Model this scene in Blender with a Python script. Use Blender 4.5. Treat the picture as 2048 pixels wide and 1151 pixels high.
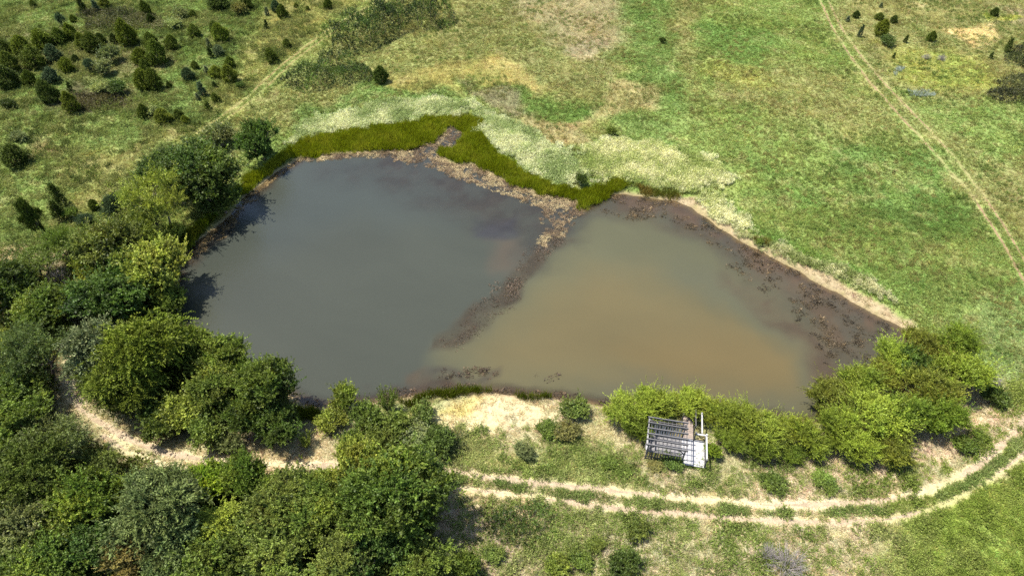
import bpy, math, random
import numpy as np
from mathutils import Vector, Matrix

R = math.radians
for o in list(bpy.data.objects):
    bpy.data.objects.remove(o)
scene = bpy.context.scene
C = scene.collection

# ------------------------------------------------------------------ camera
CAM_H, PITCH, FPX = 50.0, R(45.0), 1365.0          # drone height, tilt below the horizon, focal length in survey units
cam_data = bpy.data.cameras.new('camera')
cam = bpy.data.objects.new('camera', cam_data)
C.objects.link(cam)
cam.location = (0, 0, CAM_H)
cam.rotation_euler = (math.pi / 2 - PITCH, 0, 0)
cam_data.sensor_width = 36.0
cam_data.lens = 36.0 * FPX / 2048.0
cam_data.clip_end = 8000
scene.camera = cam

# ------------------------------------------------------------------ sky and sun
SUN_EL, SUN_AZ = R(66), R(-76)                      # azimuth from +Y, clockwise positive: the sun stands in the west
world = bpy.data.worlds.new('World')
scene.world = world
world.use_nodes = True
wn = world.node_tree.nodes
sky = wn.new('ShaderNodeTexSky')
sky.sky_type = 'NISHITA'
sky.sun_disc = False
sky.sun_elevation = SUN_EL
sky.sun_rotation = SUN_AZ
wn['Background'].inputs[1].default_value = 0.13
world.node_tree.links.new(sky.outputs[0], wn['Background'].inputs[0])
sd = bpy.data.lights.new('sun', 'SUN')
sd.energy = 5.0
sd.angle = R(0.55)
sd.color = (1.0, 0.955, 0.88)
sun = bpy.data.objects.new('sun', sd)
C.objects.link(sun)
sdir = Vector((math.sin(SUN_AZ) * math.cos(SUN_EL), math.cos(SUN_AZ) * math.cos(SUN_EL), math.sin(SUN_EL)))
sun.rotation_euler = sdir.to_track_quat('Z', 'Y').to_euler()
sun.location = sdir * 200
scene.view_settings.view_transform = 'Standard'
scene.view_settings.look = 'None'
scene.view_settings.gamma = 1.0
scene.view_settings.exposure = 1.3
scene.cycles.max_bounces = 6
scene.cycles.diffuse_bounces = 3
scene.cycles.glossy_bounces = 2
scene.cycles.transparent_max_bounces = 8
scene.cycles.use_denoising = False

# ------------------------------------------------------------------ numeric helpers
def srgb(r, g, b):
    c = np.array([r, g, b], float) / 255.0
    return np.where(c <= 0.04045, c / 12.92, ((c + 0.055) / 1.055) ** 2.4)

def _hash(ix, iy, seed):
    n = (ix.astype(np.int64) * 374761393 + iy.astype(np.int64) * 668265263 + seed * 974711) & 0x7fffffff
    n = (n ^ (n >> 13)) * 1274126177 & 0x7fffffff
    n = (n ^ (n >> 16)) & 0x7fffffff
    return n / float(0x7fffffff)

def vnoise(x, y, seed=0):
    ix, iy = np.floor(x), np.floor(y)
    fx, fy = x - ix, y - iy
    fx = fx * fx * (3 - 2 * fx); fy = fy * fy * (3 - 2 * fy)
    a, b = _hash(ix, iy, seed), _hash(ix + 1, iy, seed)
    c, d = _hash(ix, iy + 1, seed), _hash(ix + 1, iy + 1, seed)
    return (a * (1 - fx) + b * fx) * (1 - fy) + (c * (1 - fx) + d * fx) * fy

def fbm(x, y, scale, seed=0, octaves=3):
    v, amp, tot, f = 0, 1.0, 0.0, 1.0 / scale
    for k in range(octaves):
        v = v + amp * vnoise(x * f + 17.3 * k, y * f - 9.1 * k, seed + k)
        tot += amp; amp *= 0.55; f *= 2.03
    return v / tot                                   # 0..1

def sstep(a, b, v):
    t = np.clip((v - a) / (b - a), 0, 1)
    return t * t * (3 - 2 * t)

def poly_sd(x, y, poly):
    """Signed distance to a polygon in metres (negative inside)."""
    x = np.asarray(x, float); y = np.asarray(y, float)
    d2 = np.full(x.shape, 1e18); inside = np.zeros(x.shape, bool)
    n = len(poly)
    for i in range(n):
        ax, ay = poly[i]; bx, by = poly[(i + 1) % n]
        ex, ey = bx - ax, by - ay
        wx, wy = x - ax, y - ay
        t = np.clip((wx * ex + wy * ey) / (ex * ex + ey * ey + 1e-12), 0, 1)
        d2 = np.minimum(d2, (wx - t * ex) ** 2 + (wy - t * ey) ** 2)
        cond = (ay > y) != (by > y)
        xc = ax + (y - ay) / (by - ay + 1e-12) * ex
        inside ^= cond & (x < xc)
    d = np.sqrt(d2)
    return np.where(inside, -d, d)

def line_dist(x, y, pts):
    d2 = np.full(np.shape(x), 1e18)
    for (ax, ay), (bx, by) in zip(pts[:-1], pts[1:]):
        ex, ey = bx - ax, by - ay
        t = np.clip(((x - ax) * ex + (y - ay) * ey) / (ex * ex + ey * ey + 1e-12), 0, 1)
        d2 = np.minimum(d2, (x - ax - t * ex) ** 2 + (y - ay - t * ey) ** 2)
    return np.sqrt(d2)

# ------------------------------------------------------------------ survey: photo point -> place on the land
CP, SP = math.cos(PITCH), math.sin(PITCH)
def ray_to(px, py, z):
    u, v = (px - 1024.0) / FPX, (575.5 - py) / FPX
    dx, dy, dz = u, CP + v * SP, -SP + v * CP
    t = (z - CAM_H) / dz
    return dx * t, dy * t, t                          # t = depth along the view axis

POND_PX = [(600,318),(640,309),(700,306),(760,304),(820,297),(868,287),(886,266),(908,253),(928,257),(924,275),(905,300),(880,306),(900,327),(950,330),(985,350),
 (1040,375),(1090,389),(1148,396),(1163,422),(1185,408),(1215,391),(1250,389),(1300,397),(1350,401),(1385,416),(1430,452),(1490,487),(1560,522),(1640,567),
 (1700,602),(1760,634),(1800,654),(1820,680),(1812,706),(1785,742),(1745,785),(1700,822),(1640,846),(1600,843),(1540,836),(1480,826),(1420,817),(1350,813),
 (1280,813),(1210,809),(1150,801),(1090,796),(1030,789),(990,783),(940,782),(880,786),(830,791),(780,801),(720,809),(660,816),(610,806),(560,772),(500,742),
 (430,704),(385,672),(350,640),(342,600),(350,560),(368,522),(375,497),(400,479),(432,456),(460,431),(476,406),(500,386),(530,364),(562,338)]
POND = [ray_to(px, py, 0.0)[:2] for px, py in POND_PX]
_px0, _px1 = min(p[0] for p in POND) - 30, max(p[0] for p in POND) + 30
_py0, _py1 = min(p[1] for p in POND) - 30, max(p[1] for p in POND) + 30
_gx = np.arange(_px0, _px1, 0.3); _gy = np.arange(_py0, _py1, 0.3)
_GX, _GY = np.meshgrid(_gx, _gy)
_SDF = poly_sd(_GX, _GY, POND)
_SDF = _SDF + 0.55 * (fbm(_GX, _GY, 1.6, 5, 2) - 0.5)
def pond_sd(x, y):
    x = np.asarray(x, float); y = np.asarray(y, float)
    fx = np.clip((x - _px0) / 0.3, 0, len(_gx) - 1.001); fy = np.clip((y - _py0) / 0.3, 0, len(_gy) - 1.001)
    ix = fx.astype(int); iy = fy.astype(int); fx = fx - ix; fy = fy - iy
    v = (_SDF[iy, ix] * (1 - fx) + _SDF[iy, ix + 1] * fx) * (1 - fy) + (_SDF[iy + 1, ix] * (1 - fx) + _SDF[iy + 1, ix + 1] * fx) * fy
    ox = np.maximum(0, np.maximum(_px0 - x, x - _px1)); oy = np.maximum(0, np.maximum(_py0 - y, y - _py1))
    return v + np.hypot(ox, oy)

def land(x, y):
    """Height of the land and of the pond bed; the water stands at 0."""
    d = pond_sd(x, y)
    up = 0.85 * (1 - np.exp(-np.maximum(d, 0) / 4.0))
    up = up + sstep(1, 10, d) * (0.7 * (fbm(x, y, 30, 11, 2) - 0.5) + 0.22 * (fbm(x, y, 4, 12, 2) - 0.5)) + sstep(0.2, 2, d) * 0.1 * (fbm(x, y, 0.9, 13, 2) - 0.5)
    down = -1.5 * (1 - np.exp(np.minimum(d, 0) / 5.0))
    return np.where(d > 0, up, down)

def ground_at(px, py, up=0.0):
    """Place on the land (x, y, z, depth) of a survey point that stands UP metres above it."""
    z = 0.6
    for _ in range(3):
        x, y, t = ray_to(px, py, z + up)
        z = float(land(np.array([x]), np.array([y]))[0])
    return x, y, z, t

def land_poly(pts):
    return [ground_at(px, py)[:2] for px, py in pts]

# ------------------------------------------------------------------ object helpers
def tag(o, label=None, cat=None, group=None, kind=None):
    if label: o['label'] = label
    if cat: o['category'] = cat
    if group: o['group'] = group
    if kind: o['kind'] = kind
    return o

def link_mesh(name, me, mat=None, parent=None):
    o = bpy.data.objects.new(name, me)
    C.objects.link(o)
    if mat is not None and not me.materials: me.materials.append(mat)
    if parent is not None: o.parent = parent
    return o

def mesh_np(name, verts, faces, colors=None, smooth=False):
    """Mesh from numpy arrays; faces is an (n, k) int array of equal-sized faces."""
    verts = np.asarray(verts, np.float32); faces = np.asarray(faces, np.int32)
    me = bpy.data.meshes.new(name)
    me.vertices.add(len(verts)); me.vertices.foreach_set('co', verts.ravel())
    k = faces.shape[1]
    me.loops.add(faces.size); me.loops.foreach_set('vertex_index', faces.ravel())
    me.polygons.add(len(faces)); me.polygons.foreach_set('loop_start', np.arange(0, faces.size, k, dtype=np.int32))
    if smooth: me.polygons.foreach_set('use_smooth', np.ones(len(faces), bool))
    me.update(calc_edges=True)
    if colors is not None:
        a = me.attributes.new('col', 'FLOAT_COLOR', 'POINT')
        cc = np.ones((len(verts), 4), np.float32); cc[:, :3] = colors
        a.data.foreach_set('color', cc.ravel())
    return me

def empty(name, loc, rz=0.0, scale=(1, 1, 1)):
    o = bpy.data.objects.new(name, None)
    o.empty_display_size = 0.3
    C.objects.link(o)
    o.location = loc; o.rotation_euler = (0, 0, rz); o.scale = scale
    return o

# ------------------------------------------------------------------ materials
def new_mat(name):
    m = bpy.data.materials.new(name); m.use_nodes = True
    nt = m.node_tree; nt.nodes.clear()
    out = nt.nodes.new('ShaderNodeOutputMaterial')
    return m, nt, out

def N(nt, kind, **kw):
    n = nt.nodes.new(kind)
    for k, v in kw.items(): setattr(n, k, v)
    return n

def mix_col(nt, a, b, fac, mode='MIX'):
    n = N(nt, 'ShaderNodeMix', data_type='RGBA', blend_type=mode)
    for i, v in ((0, fac), (6, a), (7, b)):
        if isinstance(v, (int, float)): n.inputs[i].default_value = v
        elif isinstance(v, (tuple, list, np.ndarray)): n.inputs[i].default_value = (*v, 1.0)
        else: nt.links.new(v, n.inputs[i])
    return n.outputs[2]

def noise(nt, scale, detail=3, rough=0.55, coord=None):
    n = N(nt, 'ShaderNodeTexNoise'); n.inputs['Scale'].default_value = scale
    n.inputs['Detail'].default_value = detail; n.inputs['Roughness'].default_value = rough
    if coord is not None: nt.links.new(coord, n.inputs['Vector'])
    return n.outputs[0]

def remap(nt, v, a, b, c, d):
    n = N(nt, 'ShaderNodeMapRange'); nt.links.new(v, n.inputs[0])
    for i, q in enumerate((a, b, c, d)): n.inputs[1 + i].default_value = q
    return n.outputs[0]

def mul_val(nt, col, val):
    n = N(nt, 'ShaderNodeVectorMath', operation='SCALE'); nt.links.new(col, n.inputs[0]); nt.links.new(val, n.inputs['Scale'])
    return n.outputs[0]

def make_ground_mat(name, bump=0.5):
    m, nt, out = new_mat(name)
    at = N(nt, 'ShaderNodeAttribute', attribute_name='col')
    geo = N(nt, 'ShaderNodeNewGeometry')
    n1 = noise(nt, 2.2, 4, 0.65, geo.outputs['Position']); n2 = noise(nt, 11.0, 3, 0.7, geo.outputs['Position'])
    c = mul_val(nt, at.outputs['Color'], remap(nt, n1, 0.3, 0.7, 0.78, 1.2))
    c = mul_val(nt, c, remap(nt, n2, 0.3, 0.7, 0.72, 1.25))
    p = N(nt, 'ShaderNodeBsdfPrincipled'); p.inputs['Roughness'].default_value = 0.95
    p.inputs['Specular IOR Level'].default_value = 0.1
    nt.links.new(c, p.inputs['Base Color'])
    bp = N(nt, 'ShaderNodeBump'); bp.inputs['Strength'].default_value = bump; bp.inputs['Distance'].default_value = 0.12
    nt.links.new(n2, bp.inputs['Height']); nt.links.new(bp.outputs[0], p.inputs['Normal'])
    nt.links.new(p.outputs[0], out.inputs[0])
    return m

def make_leaf_mat(name, source, translucency=0.3, rough=0.55, spec=0.25, through=(1.0, 1.05, 0.55)):
    """source: 'object' multiplies the object's own colour by the leaf's tint; 'instance' by the plant's colour in a scatter."""
    m, nt, out = new_mat(name)
    tint = N(nt, 'ShaderNodeAttribute', attribute_name='col')
    if source == 'object':
        base = N(nt, 'ShaderNodeObjectInfo').outputs['Color']
    else:
        base = N(nt, 'ShaderNodeAttribute', attribute_name='plant_col', attribute_type='INSTANCER').outputs['Color']
    c = mix_col(nt, base, tint.outputs['Color'], 1.0, 'MULTIPLY')
    p = N(nt, 'ShaderNodeBsdfPrincipled'); p.inputs['Roughness'].default_value = rough
    p.inputs['Specular IOR Level'].default_value = spec
    nt.links.new(c, p.inputs['Base Color'])
    tr = N(nt, 'ShaderNodeBsdfTranslucent')
    nt.links.new(mix_col(nt, c, through, 1.0, 'MULTIPLY'), tr.inputs[0])
    mx = N(nt, 'ShaderNodeMixShader'); mx.inputs[0].default_value = translucency
    nt.links.new(p.outputs[0], mx.inputs[1]); nt.links.new(tr.outputs[0], mx.inputs[2])
    nt.links.new(mx.outputs[0], out.inputs[0])
    return m

def make_bark(name, c0, c1, scale=9.0):
    m, nt, out = new_mat(name)
    tc = N(nt, 'ShaderNodeTexCoord')
    mp = N(nt, 'ShaderNodeMapping'); mp.inputs['Scale'].default_value = (1, 1, 0.2)
    nt.links.new(tc.outputs['Object'], mp.inputs[0])
    n1 = noise(nt, scale, 4, 0.6, mp.outputs[0])
    p = N(nt, 'ShaderNodeBsdfPrincipled'); p.inputs['Roughness'].default_value = 0.9
    nt.links.new(mix_col(nt, c0, c1, remap(nt, n1, 0.35, 0.65, 0, 1)), p.inputs['Base Color'])
    bp = N(nt, 'ShaderNodeBump'); bp.inputs['Distance'].default_value = 0.02
    nt.links.new(n1, bp.inputs['Height']); nt.links.new(bp.outputs[0], p.inputs['Normal'])
    nt.links.new(p.outputs[0], out.inputs[0])
    return m

def make_wood(name, c0, c1):
    m, nt, out = new_mat(name)
    tc = N(nt, 'ShaderNodeTexCoord'); oi = N(nt, 'ShaderNodeObjectInfo')
    mp = N(nt, 'ShaderNodeMapping'); mp.inputs['Scale'].default_value = (1.5, 14, 14)
    nt.links.new(tc.outputs['Object'], mp.inputs[0]); nt.links.new(oi.outputs['Random'], mp.inputs['Location'])
    n1 = noise(nt, 2.0, 5, 0.65, mp.outputs[0])
    p = N(nt, 'ShaderNodeBsdfPrincipled'); p.inputs['Roughness'].default_value = 0.85
    c = mix_col(nt, c0, c1, remap(nt, n1, 0.3, 0.7, 0, 1))
    nt.links.new(mul_val(nt, c, remap(nt, oi.outputs['Random'], 0, 1, 0.82, 1.1)), p.inputs['Base Color'])
    bp = N(nt, 'ShaderNodeBump'); bp.inputs['Distance'].default_value = 0.004
    nt.links.new(n1, bp.inputs['Height']); nt.links.new(bp.outputs[0], p.inputs['Normal'])
    nt.links.new(p.outputs[0], out.inputs[0])
    return m

M_GROUND = make_ground_mat('grassland_soil')
M_TRACK = make_ground_mat('bare_track_soil', 0.8)
M_LEAF = make_leaf_mat('leaf', 'object', 0.33)
M_NEEDLE = make_leaf_mat('evergreen_needle', 'object', 0.15, 0.6, 0.15)
M_COVER = make_leaf_mat('ground_cover_leaf', 'instance', 0.42, 0.7, 0.12, (1.05, 1.0, 0.85))
M_STRAW = make_leaf_mat('floating_straw', 'instance', 0.05, 0.8, 0.1)
M_BARK = make_bark('bark', (0.07, 0.05, 0.04), (0.16, 0.125, 0.1))
M_DEADWOOD = make_bark('bleached_twig', (0.19, 0.16, 0.145), (0.28, 0.245, 0.225))
M_WOOD = make_wood('weathered_grey_wood', (0.055, 0.051, 0.049), (0.105, 0.099, 0.095))
M_PALEWOOD = make_wood('sun_bleached_board', (0.28, 0.268, 0.26), (0.38, 0.365, 0.355))
M_GREYBEAM_SHADEBOARD = make_wood('grey_beam_shaded_board', (0.12, 0.113, 0.11), (0.20, 0.19, 0.186))  # grey side beam; on the pergola floor, a shade-darkened copy of the pale boards
M_DARKWOOD = make_wood('dark_aged_wood', (0.04, 0.036, 0.034), (0.075, 0.068, 0.064))
M_RAMPWOOD = make_wood('newer_tan_board', (0.18, 0.14, 0.11), (0.25, 0.20, 0.165))

# ------------------------------------------------------------------ the colour of the land (soil, turf and dry grass in patches)
ALB = 0.62
def alb(r, g, b): return srgb(r, g, b) * ALB

REGIONS = [  # (soil or turf colour, survey outline, soft edge in metres, strength)
 ((98,116,52), [(-400,-60),(720,-60),(560,150),(400,270),(330,330),(230,400),(120,470),(-400,560)], 4.0, 0.95),
 ((112,126,60), [(-300,240),(140,230),(330,300),(260,380),(120,470),(-300,560)], 5.0, 0.8),
 ((130,124,66), [(120,330),(330,262),(400,255),(330,340),(220,400),(130,440)], 3.0, 0.7),
 ((86,104,48), [(300,300),(420,285),(470,270),(400,300),(330,350),(250,400),(230,380)], 2.0, 0.8),
 ((96,88,62), [(130,150),(240,185),(270,205),(200,225),(130,235),(120,190)], 3.0, 0.8),
 ((112,98,76), [(195,0),(250,5),(240,20),(190,35),(180,25)], 1.5, 0.8),
 ((130,112,70), [(40,290),(110,300),(100,320),(30,330)], 2.0, 0.8),
 ((110,102,68), [(0,60),(220,60),(330,90),(350,130),(200,160),(0,140)], 4.0, 0.6),
 ((136,130,66), [(540,-40),(760,-40),(640,60),(520,160),(430,230),(400,200),(480,120)], 4.0, 0.8),
 ((128,130,72), [(880,-40),(940,-40),(920,120),(800,190),(600,240),(440,270),(560,170),(700,60),(800,-40)], 4.0, 0.85),
 ((150,138,72), [(760,150),(960,120),(1010,110),(1080,160),(1060,180),(960,170),(860,190),(770,180)], 3.0, 0.7),
 ((130,128,76), [(905,-60),(1260,-60),(1250,110),(1230,165),(1190,205),(1130,205),(1080,170),(1010,110),(950,110),(890,80)], 5.0, 0.75),
 ((164,146,116), [(1020,-60),(1250,-60),(1252,70),(1200,115),(1140,95),(1080,60),(1030,20)], 6.0, 0.62),
 ((152,138,112), [(1130,70),(1210,70),(1205,120),(1150,110)], 2.0, 0.6),
 ((130,126,72), [(1340,-40),(1400,20),(1412,120),(1400,230),(1362,240),(1350,120)], 3.0, 0.85),
 ((104,126,60), [(1235,-60),(1345,-60),(1352,120),(1372,220),(1430,310),(1370,330),(1250,275),(1205,255),(1245,160),(1232,60)], 4.5, 0.85),
 ((176,152,108), [(1235,170),(1315,168),(1290,205),(1240,235),(1195,275),(1165,262),(1195,215)], 3.0, 0.65),
 ((182,162,100), [(940,130),(1005,112),(1070,155),(1080,185),(1040,190),(990,150),(950,150)], 2.5, 0.5),
 ((94,118,48), [(930,165),(1050,175),(1140,200),(1205,215),(1195,250),(1130,250),(1060,225),(1000,195),(930,185)], 2.0, 0.9),
 ((126,116,88), [(940,170),(1010,175),(1060,225),(1030,235),(960,205)], 1.5, 0.8),
 ((172,148,110), [(1040,225),(1130,245),(1180,260),(1160,290),(1090,270),(1050,250)], 1.5, 0.6),
 ((102,126,60), [(590,225),(660,200),(760,165),(800,185),(880,180),(930,195),(780,205),(660,235),(580,262)], 2.0, 0.85),
 ((118,134,64), [(1400,20),(1640,-60),(1680,40),(1760,170),(1900,310),(2080,560),(2300,800),(1960,660),(1840,640),(1640,520),(1420,380),(1370,260)], 5.0, 0.9),
 ((132,130,74), [(1480,110),(1700,140),(1800,260),(1700,290),(1560,240),(1420,200)], 6.0, 0.8),
 ((136,140,64), [(1420,110),(1500,130),(1530,190),(1470,190),(1410,150)], 3.0, 0.75),
 ((92,122,52), [(1420,50),(1540,60),(1560,90),(1520,140),(1440,110),(1400,80)], 3.0, 0.7),
 ((90,118,52), [(1660,290),(1850,290),(1960,430),(1900,490),(1760,420),(1660,340)], 4.0, 0.75),
 ((98,128,50), [(1400,380),(1500,420),(1640,500),(1800,590),(1760,600),(1600,520),(1480,450)], 2.0, 0.8),
 ((94,122,52), [(1500,320),(1620,380),(1780,480),(1900,590),(1820,560),(1640,440),(1520,370)], 4.0, 0.6),
 ((130,140,80), [(1720,320),(1800,310),(1860,360),(1800,380),(1740,350)], 3.0, 0.5),
 ((134,132,78), [(1650,-60),(2500,-60),(2500,500),(2080,540),(1960,400),(1840,260),(1740,150)], 5.0, 0.9),
 ((142,146,62), [(1780,95),(1960,110),(1990,165),(1900,180),(1790,160)], 4.0, 0.8),
 ((112,138,62), [(1800,190),(2060,200),(2100,330),(1960,330),(1860,250)], 5.0, 0.7),
 ((196,174,124), [(1878,55),(1990,52),(2000,80),(1960,95),(1900,84)], 1.5, 0.9),
 ((190,170,124), [(1808,5),(1862,6),(1856,17),(1815,16)], 1.5, 0.9),
 ((164,148,116), [(1985,10),(2060,20),(2060,60),(2000,45)], 3.0, 0.8),
 ((152,156,54), [(1972,30),(2026,36),(2018,44),(1980,42)], 1.0, 0.9),
 ((120,136,78), [(1860,640),(1960,600),(2100,560),(2300,800),(2048,820),(1960,800)], 4.0, 0.9),
 ((176,160,128), [(-400,560),(120,480),(330,520),(340,650),(600,830),(900,780),(1150,800),(1620,850),(1830,700),(1960,790),(2100,760),(2500,1250),(-700,1300)], 3.0, 0.9),
 ((176,158,126), [(80,540),(180,540),(200,600),(170,840),(380,880),(640,880),(700,860),(720,930),(500,960),(230,920),(120,860),(100,700)], 2.0, 0.35),
 ((134,140,70), [(700,800),(900,800),(960,870),(1060,880),(1180,860),(1260,900),(1280,960),(1100,950),(900,920),(760,910)], 2.0, 0.75),
 ((180,160,122), [(862,818),(900,800),(970,784),(1010,786),(1060,812),(1118,832),(1100,850),(1040,852),(985,862),(930,858),(880,846)], 1.2, 0.95),
 ((170,152,84), [(880,790),(960,782),(970,800),(900,815),(860,815)], 1.2, 0.8),
 ((192,170,146), [(1520,920),(1660,930),(1760,915),(1860,900),(1920,870),(1985,800),(2040,800),(2030,850),(1940,930),(1840,960),(1700,965),(1560,985),(1490,985)], 2.0, 0.85),
 ((184,164,144), [(930,1020),(1010,1030),(1060,1110),(1100,1160),(880,1200),(890,1080)], 2.0, 0.85),
 ((178,158,142), [(1180,1060),(1300,1080),(1380,1160),(1240,1170)], 2.0, 0.6),
 ((178,158,142), [(1480,1080),(1560,1090),(1640,1160),(1420,1170)], 2.0, 0.7),
 ((124,140,46), [(1880,1000),(1960,960),(2060,910),(2300,900),(2400,1250),(1800,1250),(1740,1100)], 3.0, 0.9),
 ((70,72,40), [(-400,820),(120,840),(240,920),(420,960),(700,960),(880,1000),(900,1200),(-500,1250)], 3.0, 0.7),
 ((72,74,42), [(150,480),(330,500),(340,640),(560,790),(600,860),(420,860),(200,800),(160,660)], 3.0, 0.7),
]
REG = []
for col_, px_, soft_, str_ in REGIONS:
    P_ = land_poly(px_)
    REG.append((alb(*col_), P_, soft_, str_, min(p[0] for p in P_), max(p[0] for p in P_), min(p[1] for p in P_), max(p[1] for p in P_)))

TRACK_MAIN = land_poly([(168,570),(160,610),(148,660),(138,720),(140,790),(165,822),(215,852),(262,880),(330,905),(420,922),(500,927),(580,930),(660,932),(760,934),(880,940),(960,953),(1060,964),(1160,975),(1260,985),(1360,996),(1460,1005),(1560,1010),(1660,1008),(1760,1002),(1840,986),(1900,965),(1960,930),(2010,882),(2060,832),(2120,770)])
TRACK_SOUTH = land_poly([(205,870),(260,905),(340,935),(440,955),(560,958),(700,960),(820,965),(900,972),(960,981),(1060,993),(1150,1006),(1250,1019),(1340,1026),(1440,1034),(1560,1042),(1700,1045),(1775,1039),(1870,1016),(1930,986),(1990,950),(2060,898),(2130,830)])
NW_A = land_poly([(392,268),(450,228),(500,190),(530,160),(570,125),(610,94),(660,58),(720,22),(770,-5),(840,-40)])
NW_B = land_poly([(420,262),(470,226),(520,186),(560,148),(600,112),(650,76),(700,44),(760,10),(800,-12)])
NE_A = land_poly([(1625,-40),(1642,5),(1662,50),(1698,110),(1742,168),(1796,228),(1846,280),(1896,338),(1940,385),(1990,460),(2030,530),(2080,620)])
NE_B = land_poly([(1642,-40),(1658,5),(1682,55),(1722,112),(1768,166),(1812,212),(1862,262),(1912,320),(1958,378),(2008,450),(2060,540)])

E_SHORE = land_poly([(1340,396),(1400,405),(1440,440),(1500,478),(1570,512),(1650,556),(1710,590),(1770,622),(1815,650),(1835,680)])
HUES = [alb(112,126,58), alb(128,132,68), alb(98,118,50), alb(140,134,78)]

def land_col(x, y):
    x = np.asarray(x, float); y = np.asarray(y, float)
    wx = x + 3.2 * (fbm(x, y, 5.0, 31, 3) - 0.5) * 2; wy = y + 3.2 * (fbm(x, y, 5.0, 47, 3) - 0.5) * 2
    a, b = fbm(x, y, 14, 61, 3), fbm(x, y, 6, 71, 3)
    col = HUES[0] * (1 - sstep(.42, .62, a))[:, None] + HUES[1] * sstep(.42, .62, a)[:, None]
    col = col * (1 - 0.6 * sstep(.5, .66, b))[:, None] + HUES[2] * (0.6 * sstep(.5, .66, b))[:, None]
    for c, P, soft, st, x0, x1, y0, y1 in REG:
        m = (wx > x0 - soft) & (wx < x1 + soft) & (wy > y0 - soft) & (wy < y1 + soft)
        if not m.any(): continue
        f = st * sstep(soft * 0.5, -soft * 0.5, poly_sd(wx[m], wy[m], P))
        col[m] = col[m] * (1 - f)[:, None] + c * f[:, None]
    # patches of yellowed, lush and dry grass everywhere
    p1, p2, p3 = fbm(x, y, 3.2, 81, 3), fbm(x, y, 1.6, 91, 3), fbm(x, y, 5.5, 95, 3)
    f = 0.4 * sstep(.50, .72, p1)
    col = col * (1 - f)[:, None] + (col * np.array([1.32, 1.16, 1.05])) * f[:, None]
    f = 0.45 * sstep(.52, .74, p3)
    col = col * (1 - f)[:, None] + (col * np.array([.76, .92, .72])) * f[:, None]
    f = 0.28 * sstep(.58, .74, p2)
    col = col * (1 - f)[:, None] + alb(166, 152, 104) * f[:, None]
    col *= (0.86 + 0.28 * fbm(x, y, 0.8, 99, 2))[:, None]
    # trodden track margins
    for L, w, c, st in ((TRACK_MAIN, .8, alb(190,168,134), .6), (TRACK_SOUTH, .65, alb(186,164,128), .55), (NW_A, .4, alb(150,138,84), .6), (NW_B, .35, alb(146,136,80), .5), (NE_A, .35, alb(160,142,98), .55), (NE_B, .35, alb(160,142,98), .55)):
        d = line_dist(x, y, L) + 0.5 * (fbm(x, y, 1.4, 103, 2) - 0.5)
        f = st * sstep(w, w * 0.25, d)
        col = col * (1 - f)[:, None] + c * f[:, None]
    # the shore: wet sand, wider on the east bank
    d = pond_sd(x, y)
    f = 0.85 * sstep(0.9, 0.1, d)
    col = col * (1 - f)[:, None] + alb(140, 116, 88) * f[:, None]
    e = line_dist(x, y, E_SHORE)
    f = 0.95 * sstep(0.9, 0.35, e + 1.0 * (fbm(x, y, 1.2, 105, 2) - .5)) * (d > -0.3)
    col = col * (1 - f)[:, None] + (.56 * alb(200, 172, 136) * (0.85 + 0.3 * fbm(x, y, .6, 107, 2))[:, None]) * f[:, None]
    # bed of the pond: brown mud
    f = sstep(0.05, -0.6, d)
    mud = alb(112, 88, 66) * (0.75 + 0.5 * fbm(x, y, 1.5, 109, 3))[:, None]
    col = .86 * col + .14 * col.mean(1, keepdims=True)
    col = col * np.array([1.28, 1.33, 1.2])
    return col * (1 - f)[:, None] + mud * f[:, None]

def axis(lo, hi, step, far):
    mid = list(np.arange(lo, hi + 1e-6, step)); s = step; a = []; v = lo
    while v > -far: s *= 1.5; v -= s; a.append(v)
    b = []; v = hi; s = step
    while v < far: s *= 1.5; v += s; b.append(v)
    return np.array(a[::-1] + mid + b)

xs, ys = axis(-96, 96, 0.4, 3000), axis(10, 136, 0.4, 3000)
GX, GY = np.meshgrid(xs, ys)
gx, gy = GX.ravel(), GY.ravel()
gz = land(gx, gy)
nx, ny = len(xs), len(ys)
idx = np.arange(nx * ny).reshape(ny, nx)
gf = np.stack([idx[:-1, :-1].ravel(), idx[:-1, 1:].ravel(), idx[1:, 1:].ravel(), idx[1:, :-1].ravel()], 1)
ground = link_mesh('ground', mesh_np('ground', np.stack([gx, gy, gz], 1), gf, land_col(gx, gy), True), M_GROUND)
tag(ground, 'rolling grassland in green, olive and straw patches around the pond', kind='structure')

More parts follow.
